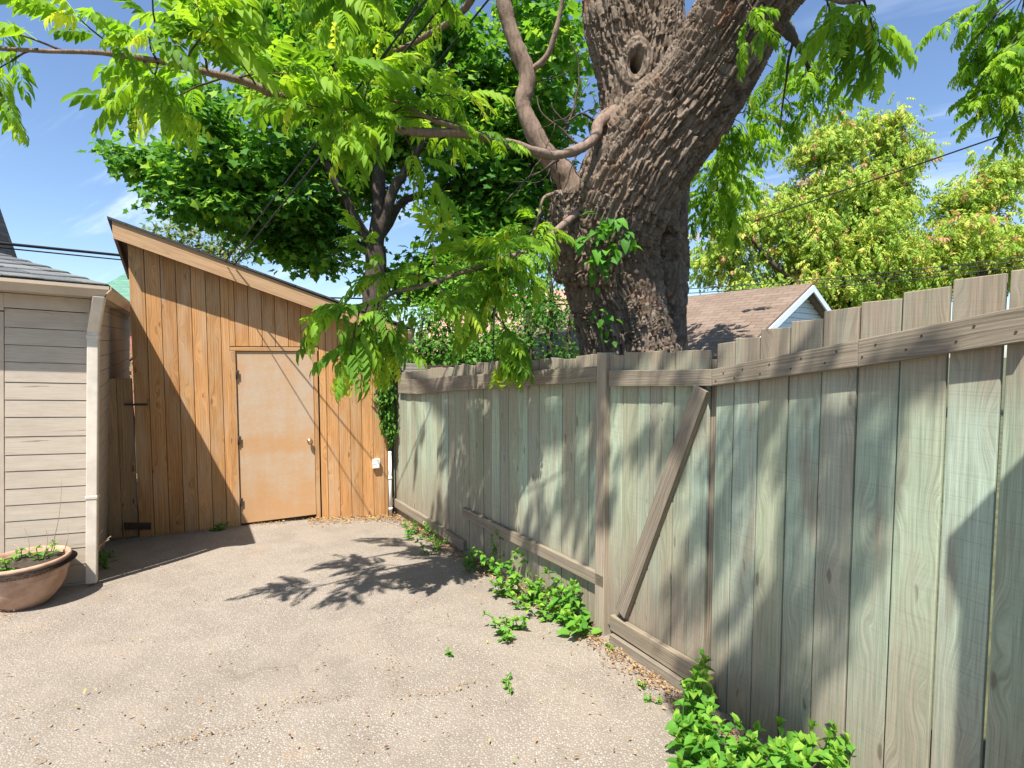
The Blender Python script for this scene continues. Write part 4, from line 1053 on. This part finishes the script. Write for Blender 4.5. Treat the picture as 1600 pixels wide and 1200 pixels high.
b13 = branch(btree, [(1180, 90, 4.6), (1150, 170, 6.6), (1130, 230, 8.0), (1120, 300, 8.6)], [.05, .035, .022, .01], 'twig')
sprays_along(b13, .35, 1., 30, .4, 1., 7, .38, -.2, .08, 1., .4)
for k in range(16): spray(at(random.uniform(1085, 1200), random.uniform(150, 300), random.uniform(7.6, 9.2)), (random.uniform(-.6, .6), random.uniform(-.4, .4), -.3), .6, 7, .38, .1, .4)
b14 = branch(btree, [(1360, -420, 2.9), (1500, -250, 4.0), (1580, -90, 5.0), (1610, 30, 5.4), (1600, 100, 5.5)], [.12, .08, .05, .03, .015], 'bark')
sprays_along(b14, .62, 1., 22, .35, .8, 7, .33, -.3, .12, 1., .4)
for k in range(16): spray(at(random.uniform(1530, 1640), random.uniform(-10, 150), 5.5), (random.uniform(-.6, .4), random.uniform(-.4, .4), -.3), .42, 7, .31, .1, .4)
for l in ([(1600, -20, 5.4), (1560, 15, 5.4), (1530, 20, 5.4), (1508, 45, 5.4)], [(1560, 15, 5.4), (1535, 50, 5.4), (1505, 75, 5.4)], [(1600, 60, 5.4), (1582, 75, 5.4), (1570, 100, 5.4)]): branch(btree, l, [.012, .009, .006, .003], 'twig')
spray(at(1500, 20, 5.4), (-.6, 0, -.3), .3, 5, .26, 0, .4)
tag(build('twigs', twg, M['twig'], btree), kind='stuff'); wal.build('crown', M['walnut'], btree)
# leafy shoot growing out of the trunk
cl = Cloud(); mb = MB(); a = at(925, 385, 4.18)
for (x, y) in ((945, 340), (965, 350), (980, 372), (935, 365), (915, 375), (945, 405), (960, 385), (930, 400), (950, 362)):
    b = at(x, y, 4.08); mb.tube(smooth_path([a, (a+b)/2+UP*.03, b], 3), .004, 5); n = 6
    cl.add(T_HEART[0], rand_frames(n, (0, -.4, -.5), .55), np.array([b]*n)+rng.normal(0, .03, (n, 3)), rng.uniform(.09, .15, n), rng.uniform(0, .6, n))
for (x, y) in ((935, 430), (950, 500), (940, 425), (955, 525), (935, 505)):
    n = 5; b = at(x, y, 4.25); cl.add(T_HEART[1], rand_frames(n, (0, -.5, -.5), .5), np.array([b]*n)+rng.normal(0, .05, (n, 3)), rng.uniform(.06, .1, n), rng.uniform(0, .6, n))
sh = thing('trunk_shoot', 'tuft of broad green leaves sprouting from the big tree trunk', 'shoot', a); build('stem', mb, M['weed'], sh); cl.build('leaves', M['weed'], sh)

# ================================================================== TREES BEYOND
def crown_tree(name, label, base, skel, ells, tm, mat, leaves, crad, lsize, bark='twig', group=None, flatn=.55, down=.25, rnd=(0., 1.), tw=.02, nj=.5, rbias=1.):
    t_ = thing(name, label, 'tree', base, group); mb = MB(); cl = Cloud(); nodes = []
    for (pts, rad) in skel:
        pp = smooth_path(pts, 4); rr = lerp_list(rad, len(pp))
        pp = [p+Vector((noise.noise(p*1.3), noise.noise(p*1.3+Vector((7, 3, 1))), 0))*.10 for p in pp]
        mb.tube(pp, rr, 10, cap=False); nodes += [(p, r_) for p, r_ in zip(pp, rr)][2:]
    cs = []
    for (c, rad, n) in ells:
        for k in range(n):
            v = rng.normal(0, 1, 3); v /= np.linalg.norm(v); v *= rng.uniform(0, 1)**(1/2.4); cs.append(Vector((c[0]+v[0]*rad[0], c[1]+v[1]*rad[1], c[2]+v[2]*rad[2])))
    NP = np.array([p for p, _ in nodes]); cs.sort(key=lambda c: np.min(np.linalg.norm(NP-np.array(c), axis=1)))
    NPl = [np.array(p) for p, _ in nodes]; RRl = [r_ for _, r_ in nodes]
    for c in cs:
        A = np.array(NPl); dd = np.linalg.norm(A-np.array(c), axis=1)+np.clip(A[:, 2]-c.z, 0, None)*.8; i = int(np.argmin(dd)); p = Vector(NPl[i]); L = (c-p).length
        r0 = min(RRl[i]*.7, tw*(.6+.5*L)); mid = (p+c)/2+Vector((rng.normal(0, .08), rng.normal(0, .08), -.05))*L
        pp = smooth_path([p, mid, c], 3); mb.tube(pp, lerp_list([r0, r0*.35], len(pp)), 5, cap=False)
        for q in pp[2:]: NPl.append(np.array(q)); RRl.append(r0*.6)
        n = int(leaves*rng.uniform(.5, 1.4)); off = rng.normal(0, 1, (n, 3))*np.array((crad, crad, crad*flatn)); P = np.array(c)+off
        f = off+rng.normal(0, crad*.5, (n, 3)); f[:, 2] -= down*crad
        cb = rng.uniform(-.18, .18); rn = np.clip(rng.uniform(rnd[0], rnd[1], n)**rbias+cb, 0, 1)
        ch = rng.integers(0, len(tm), n)
        for h in range(len(tm)):
            k = ch == h
            if k.any(): cl.add(tm[h], frames(f[k], np.array((0, 0, 1))+rng.normal(0, nj, (k.sum(), 3))), P[k], rng.uniform(.7, 1.2, k.sum())*lsize, rn[k])
    build('trunk', mb, M[bark], t_); cl.build('crown', M[mat], t_)
    return t_
def E(px, py, Y, rx, ry, rz, n):                                         # an ellipsoid of leaf clumps, radii in photo pixels (rz = depth in m)
    c = at(px, py, Y); return (c, (rx*Y/FPX, rz, ry*Y/FPX), n)
Ym = 10.5
def PM(l): return [at(x, y, Ym+d) for x, y, d in l]
mbase = at(585, 700, Ym); mbase.z = gz(mbase.x, mbase.y)
crown_tree('maple_tree', 'dark green maple with forked trunk standing behind the shed', mbase,
    [([mbase]+PM([(585, 520, 0), (586, 440, 0), (588, 385, 0)]), [.26, .23, .21, .21]),
     (PM([(588, 390, 0), (592, 320, 0), (590, 250, 0), (585, 150, .2), (580, 40, .3)]), [.17, .15, .13, .09, .05]),
     (PM([(588, 390, 0), (560, 345, -.2), (528, 290, -.4), (490, 220, -.6), (450, 130, -.8)]), [.12, .11, .09, .07, .04]),
     (PM([(585, 400, 0), (540, 370, .3), (470, 340, .4), (390, 320, .5), (310, 310, .5), (240, 275, .5)]), [.10, .09, .075, .055, .04, .02]),
     (PM([(590, 385, 0), (612, 300, -.2), (640, 250, -.2), (680, 180, -.3), (710, 80, -.3)]), [.11, .10, .08, .06, .03]),
     (PM([(592, 375, 0), (625, 320, .3), (690, 295, .4), (760, 270, .5), (830, 230, .6)]), [.09, .08, .065, .05, .03]),
     ],
    [E(420, 260, Ym, 150, 110, 1.8, 78), E(335, 305, Ym, 80, 45, 1.2, 24), E(590, 130, Ym+.6, 190, 120, 1.8, 84), E(770, 230, Ym+.4, 100, 100, 1.4, 44), E(490, 385, Ym+.6, 75, 38, 1., 20), E(820, 110, Ym, 100, 120, 1.6, 34), E(240, 255, Ym, 45, 18, .4, 7), E(670, 440, Ym+.8, 100, 30, .8, 16), E(560, 265, Ym+1.4, 90, 60, .6, 14), E(540, 30, Ym, 240, 60, 2., 46), E(760, 350, Ym+.6, 90, 50, .9, 30), E(690, 430, Ym+.6, 70, 40, .8, 26), E(840, 300, Ym+.3, 50, 70, .8, 14)],
    T_MAP, 'maple', 105, .25, .15, tw=.022, down=.5)
Ye = 17.
def PE(l): return [at(x, y, Ye+d) for x, y, d in l]
eb = at(1330, 700, Ye); eb.z = gz(eb.x, eb.y)
crown_tree('box_elder_tree', 'light yellow green tree with reddish seeds behind the tall fence', eb,
    [([eb]+PE([(1330, 560, 0), (1340, 480, 0), (1350, 400, 0), (1370, 300, 0), (1385, 220, 0), (1390, 185, 0)]), [.3, .26, .22, .17, .1, .05, .02]),
     (PE([(1335, 500, 0), (1300, 420, .5), (1290, 340, .5), (1300, 250, .5), (1305, 180, .5)]), [.16, .13, .09, .05, .02]),
     (PE([(1340, 500, 0), (1420, 420, .5), (1500, 350, .5), (1540, 300, .5), (1555, 250, .5)]), [.16, .13, .09, .05, .02]),
     (PE([(1330, 500, 0), (1240, 440, -.5), (1180, 380, -.5), (1140, 340, -.5)]), [.12, .09, .06, .03]),
     (PE([(1340, 500, 0), (1480, 450, -.5), (1580, 410, -.5), (1660, 400, -.5)]), [.12, .1, .07, .04])],
    [E(1290, 350, Ye, 110, 55, 1.8, 64), E(1300, 230, Ye, 34, 62, .6, 26), E(1290, 290, Ye, 60, 40, 1., 24), E(1387, 250, Ye, 22, 75, .5, 28), E(1375, 320, Ye, 45, 40, .8, 20), E(1430, 385, Ye, 150, 45, 1.8, 74), E(1320, 440, Ye, 200, 50, 1.8, 96), E(1558, 285, Ye, 22, 52, .5, 18), E(1500, 315, Ye, 24, 40, .5, 14), E(1550, 400, Ye, 110, 45, 1.5, 52), E(1140, 390, Ye, 60, 50, 1., 26), E(1200, 330, Ye, 40, 50, .8, 18), E(1390, 185, Ye, 8, 18, .2, 5), E(1640, 380, Ye, 70, 50, 1.5, 26), E(1425, 240, Ye, 12, 26, .2, 6), E(1255, 235, Ye, 14, 30, .3, 5), E(1590, 260, Ye, 8, 16, .2, 4), E(1345, 215, Ye, 10, 20, .2, 4)],
    T_ELD, 'elder', 36, .27, .27, group='trees beyond the fence', flatn=.6, down=.9, tw=.014)
Ys = 8.6
def bush(name, label, x0, x1, y0, y1, Y, n, lsz, mat='shrub', tm=T_OVAL, leaves=60, crad=.2):
    b = at((x0+x1)/2, 700, Y); b.z = gz(b.x, b.y)
    crown_tree(name, label, b, [([b, at((x0+x1)/2, (y0+y1)/2+30, Y), at((x0+x1)/2, y0+20, Y)], [.06, .045, .02]), ([b, at(x0+30, (y0+y1)/2, Y), at(x0+15, y0+20, Y)], [.04, .03, .015]), ([b, at(x1-30, (y0+y1)/2, Y), at(x1-15, y0+20, Y)], [.04, .03, .015])],
        [E((x0+x1)/2, (y0+y1)/2, Y, (x1-x0)/2, (y1-y0)/2, .8, n)], tm, mat, leaves, crad, lsz, group='shrubs behind the fence', tw=.012, down=.4)
bush('shrub', 'dense dark shrub behind the far fence left of the big trunk', 640, 810, 500, 592, 9.0, 40, .10)
bush('shrub', 'open twiggy shrub with pale leaves beside the big trunk', 790, 925, 390, 590, 8.4, 44, .085, leaves=50)
bush('shrub', 'tall bright green shrub behind the fence below the low branch', 660, 880, 360, 560, 9.6, 84, .10, mat='weed', leaves=55)
bush('shrub', 'small green shrub behind the shed roof end and fence corner', 600, 690, 470, 575, 8.8, 12, .10)
bush('shrub', 'dark leaves in the gap between garage side and shed', 205, 230, 540, 620, 9.5, 6, .08)
def spindly(name, label, x0, x1, y0, y1, Y):
    b = at((x0+x1)/2, 620, Y); b.z = gz(b.x, b.y); sk = []; el = []
    for k in range(7):
        x = x0+(x1-x0)*(k+.5)/7; yt = y0+abs(k-2.)*9; sk.append(([b, at((x+(x0+x1)/2)/2, (y0+y1)/2+60, Y), at(x, (y0+y1)/2, Y), at(x, yt, Y)], [.08, .05, .03, .01])); el.append(E(x, (yt+y1)/2, Y, 12, (y1-yt)/2, .5, 12))
    crown_tree(name, label, b, sk, el, T_OVAL, 'pale', 26, .2, .16, group='trees beyond the fence', tw=.01)
spindly('pale_tree', 'thin pale feathery tree far behind the shed roof', 232, 385, 330, 430, 16.)

# ================================================================== HOUSES BEYOND
def gable_house(name, label, L, Rr, apex_z, depth, zb, wall, roof_m, trim=None, over=.25, siding=False):
    """gable wall L-R faces us; the ridge runs back from it"""
    w = (Rr-L); w.z = 0; wl = w.length; w.normalize(); bk = Vector((-w.y, w.x, 0))
    if bk.y < 0: bk = -bk
    ze = L.z; mid = (L+Rr)/2; ap = Vector((mid.x, mid.y, apex_z))
    t_ = thing(name, label, 'house', Vector((mid.x, mid.y, zb)))
    mb = MB(); f = [Vector((L.x, L.y, zb)), Vector((Rr.x, Rr.y, zb)), Vector((Rr.x, Rr.y, ze)), ap, Vector((L.x, L.y, ze))]
    mb.prism([p for p in f], [p+bk*depth for p in f]); 
    if siding:
        z = ze-.6
        while z < apex_z-.1:
            k = max(0., (z-ze)/(apex_z-ze)); a = L.lerp(mid, k); b = Rr.lerp(mid, k); hh = .1
            mb.box(Vector((a.x, a.y, z))-bk*.03, w, bk, UP-bk*-.15, (b-a).length, .02, hh); z += .115
    build('wall', mb, wall, t_)
    mb = MB(); sl = (apex_z-ze)/(wl/2); fr_ = -bk*over; ul = (ap-Vector((L.x, L.y, ze)))
    for (e_, sgn) in ((L, -1), (Rr, 1)):
        ev = Vector((e_.x, e_.y, ze))+w*sgn*.3-UP*.3*sl; q = [ev+fr_, ap+fr_, ap+bk*(depth+over), ev+bk*(depth+over)]
        top = [p+UP*.13 for p in q]; b2 = [p+UP*.03 for p in q]
        if sgn > 0: top = top[::-1]; b2 = b2[::-1]
        n0 = len(mb.v); mb.prism(top, b2)
        fi = len(mb.f)-6
        es = (ev-ap); es.normalize()
        mb.uv[fi] = [((p-ap).dot(bk), (p-ap).dot(es)) for p in top]
    rf = build('roof', mb, roof_m, t_)
    mb = MB()
    for (e_, sgn) in ((L, -1), (Rr, 1)):
        ev = Vector((e_.x, e_.y, ze))+w*sgn*.3-UP*.3*sl; a = ap+fr_-bk*.03-UP*.11; b = ev+fr_-bk*.03-UP*.11; dd = (b-a)
        mb.box(a+UP*.06, dd.normalized(), bk, UP, dd.length, .025, .13)
    build('rake_board', mb, trim or wall, rf)
    return t_
hL = at(1143, 556, 9.2); hR = at(1324, 556, 12.2)
gable_house('garage_house', 'neighbouring gabled outbuilding with brown shingle roof and pale siding', hL, hR, at(1247, 452, 10.5).z, 8., gz(5, 11), M['whitewall'], M['sh_brown'], siding=True)
# house behind the shrubs with a reddish roof
a = at(640, 560, 17.); b = at(960, 560, 17.5)
hs = thing('house', 'house with reddish roof glimpsed through the shrubs behind the fence', 'house', Vector(((a.x+b.x)/2, 19, gz(0, 19))))
z0 = gz(0, 20); ze = 1.7; zr_ = at(800, 452, 20.).z
mb = MB(); mb.box(Vector((a.x+.3, 17.4, z0)), Vector((1, 0, 0)), Vector((0, 1, 0)), UP, b.x-a.x-.6, 5.4, ze-z0); build('wall', mb, M['brick'], hs)
mb = MB(); q = [Vector((a.x, 17, ze)), Vector((b.x, 17, ze)), Vector((b.x-1, 20, zr_)), Vector((a.x+1, 20, zr_))]; mb.prism(q, [p-UP*.1 for p in q])
q = [Vector((b.x, 23, ze)), Vector((a.x, 23, ze)), Vector((a.x+1, 20, zr_)), Vector((b.x-1, 20, zr_))]; mb.prism(q, [p-UP*.1 for p in q]); build('roof', mb, M['sh_pink'], hs)
for k in range(4):
    mb = MB(); x = a.x+1+k*1.6; mb.box(Vector((x, 17.34, .1)), Vector((1, 0, 0)), Vector((0, 1, 0)), UP, .8, .08, 1.1); build('window', mb, M['white'], hs)
# green roofed house between garage and shed
a = at(60, 545, 15.); hz = thing('house', 'house with a green shingle roof showing between garage and shed', 'house', Vector((a.x+3, 17, gz(0, 17))))
zg = at(160, 487, 15.).z; zt = at(208, 420, 18.).z
x0, x1 = at(85, 480, 15).x, at(420, 480, 15).x
mb = MB(); mb.box(Vector((x0+.4, 15.3, -.6)), Vector((1, 0, 0)), Vector((0, 1, 0)), UP, x1-x0-.8, 6, zg+.6); build('wall', mb, M['brick'], hz)
pk = at(212, 418, 18.2); pk2 = pk+Vector((1.2, 0, 0))
E4 = [Vector((x0, 15, zg)), Vector((x1, 15, zg)), Vector((x1, 21.5, zg)), Vector((x0, 21.5, zg))]
mb = MB()
for q in ([E4[0], E4[1], pk2, pk], [E4[1], E4[2], pk2], [E4[2], E4[3], pk, pk2], [E4[3], E4[0], pk]): mb.prism(q, [p-UP*.12 for p in q])
build('roof', mb, M['sh_green'], hz)
# brown gabled house at the far left edge
a = at(-120, 400, 14.); b = at(10, 400, 14.)
gable_house('house', 'grey brown house gable just showing above the garage roof', Vector((a.x, 14, at(0, 400, 14).z)), Vector((b.x-.3, 14, at(0, 400, 14).z)), at(0, 205, 14).z, .5, -.6, M['soffit'], M['sh_dark'], M['stucco'], .1)
# low house roof seen past the shed's right end
# the photographer's own house: its eave corner throws the pointed shadow on the fence
hse = thing('house', 'house beside the viewpoint whose eave shades the right end of the fence', 'house', Vector((2.4, -2, .14)))
mb = MB(); mb.box(Vector((1.218, -6, -.05)), Vector((1, 0, 0)), Vector((0, 1, 0)), UP, 4., 6.764, 2.53); build('wall', mb, M['stucco'], hse)
mb = MB(); mb.box(Vector((1.216, -6.2, 2.485)), Vector((1, 0, 0)), Vector((0, 1, 0)), UP, 4.2, 7.064, .115); build('roof', mb, M['sh_dark'], hse)

# ================================================================== WIRES AND POLE
def wire(label, pts, r, sag=0.):
    a, b = pts; n = 24; P = [a.lerp(b, t/n)-UP*sag*4*(t/n)*(1-t/n) for t in range(n+1)]; mb = MB(); mb.tube(P, r, 6)
    tag(build('cable', mb, M['cable']), label, 'cable', 'overhead cables')
W1, W2 = sp(412, 510), sp(600, 740); N1 = SUN.cross(W2-W1)
W3, W4 = sp(405, 520), sp(500, 675); N2 = SUN.cross(W4-W3)
def onw(x, y, W, N): return onp(x, y, W, N)
wire('upper of the two thin wires slanting down to the shed roof', (onw(905, -260, W1, N1), onw(366, 414, W1, N1)), .008)
wire('lower of the two thin wires slanting down to the shed roof', (onw(860, -255, W3, N2), onw(352, 409, W3, N2)), .006)
wire('thick dark cable pair crossing the leaves at the top, left one', (at(668, -20, 3.6), at(575, 130, 6.)), .010)
wire('thin dark cable through the leaves left of the upright branch', (at(775, -15, 3.9), at(600, 200, 7.)), .008)
wire('cable rising to the right across the blue sky', (at(1700, 165, 9.), at(1180, 345, 16.)), .016)
for k, (y0, y1) in enumerate(((377, 402), (384, 409))):
    wire(['upper of the cables left of the shed roof peak', 'lower of the cables left of the shed roof peak'][k], (at(-60, y0-3, 9.), at(260, y1+4, 12.)), .03 if k == 0 else .014)
for k, (y0, y1) in enumerate(((462, 390), (468, 399), (455, 384))):
    wire(['middle of three cables crossing the yellow green tree', 'lowest of three cables crossing the yellow green tree', 'uppermost of three cables crossing the yellow green tree'][k], (at(1000, y0, 14.), at(1720, y1, 12.)), .012, .15)
for k, (y0, y1) in enumerate(((463, 468), (476, 474))):
    wire(['upper cable behind the maple trunk and shrubs', 'lower cable behind the maple trunk and shrubs'][k], (at(440, y0, 13.), at(960, y1, 13.)), .02, .05)
pp = at(1238, 420, 19.); mb = MB(); mb.tube([Vector((pp.x, pp.y, gz(pp.x, pp.y))), pp], [.16, .13], 12)
pole = thing('utility_pole', 'short grey utility pole behind the gabled outbuilding', 'pole', Vector((pp.x, pp.y, gz(pp.x, pp.y)))); build('shaft', mb, M['greywood'], pole)
mb = MB(); mb.tube([pp-UP*.1, pp+UP*.35], [.17, .17], 14); mb.tube([pp+UP*.35, pp+UP*.4], [.15, .06], 14); build('transformer', mb, M['greywood'], pole)

# ================================================================== LIGHT, SKY, CAMERA
sl = bpy.data.lights.new('sun', 'SUN'); sl.energy = 5.0; sl.angle = R(.5); sl.color = (1., .95, .87)
so = bpy.data.objects.new('sun', sl); COL.objects.link(so); so.rotation_euler = SUN.to_track_quat('-Z', 'Y').to_euler()
w = bpy.data.worlds.new('World'); SC.world = w; w.use_nodes = True; w.node_tree.nodes.clear(); g = G(w.node_tree)
elev = math.asin(-SUN.z); az = math.atan2(-SUN.x, -SUN.y)
sky = g.n('TexSky', sky_type='NISHITA', sun_disc=False, sun_elevation=elev, sun_rotation=az, altitude=100., air_density=1.0, dust_density=.6, ozone_density=1.5)
dirv = g.n('TexCoord').outputs['Generated']
ds = g.n('SeparateXYZ', {0: dirv}).outputs
pz = g.math('ADD', g.math('MAXIMUM', ds[2], 0.), .18)
pv = g.xyz(g.math('DIVIDE', ds[0], pz), g.math('DIVIDE', ds[1], pz), 0.)
rot = g.n('VectorRotate', {'Vector': pv, 'Angle': .55}).outputs[0]
cn = g.noise(g.vmul(rot, (.5, 2.2, 1.)), 1.6, 6., .6, .4); cm = g.noise(rot, .45, 3.)
cf = g.math('MULTIPLY', g.rng(cn, .50, .76), g.rng(cm, .38, .58)); cf = g.math('MULTIPLY', cf, .55)
col = g.mix(cf, sky.outputs[0], (8.5, 8.6, 8.8))
col = g.mix(1., col, (.98, 1.05, 1.14), 'MULTIPLY')
bg = g.n('Background', {0: col, 1: .085}); g.n('OutputWorld', {0: bg.outputs[0]})

cam = bpy.data.cameras.new('camera'); cam.sensor_width = 36; cam.lens = 18.; cam.clip_end = 2000; cam.clip_start = .05
co_ = bpy.data.objects.new('camera', cam); COL.objects.link(co_); co_.location = EYE; co_.rotation_euler = (R(90)+PIT, 0, 0); SC.camera = co_
SC.view_settings.view_transform = 'Standard'; SC.view_settings.look = 'None'; SC.view_settings.exposure = 1.1; SC.view_settings.gamma = 1.
SC.cycles.use_denoising = True; SC.cycles.max_bounces = 6; SC.cycles.diffuse_bounces = 3; SC.cycles.transmission_bounces = 3; SC.cycles.glossy_bounces = 2
SC.cycles.sample_clamp_indirect = 6.
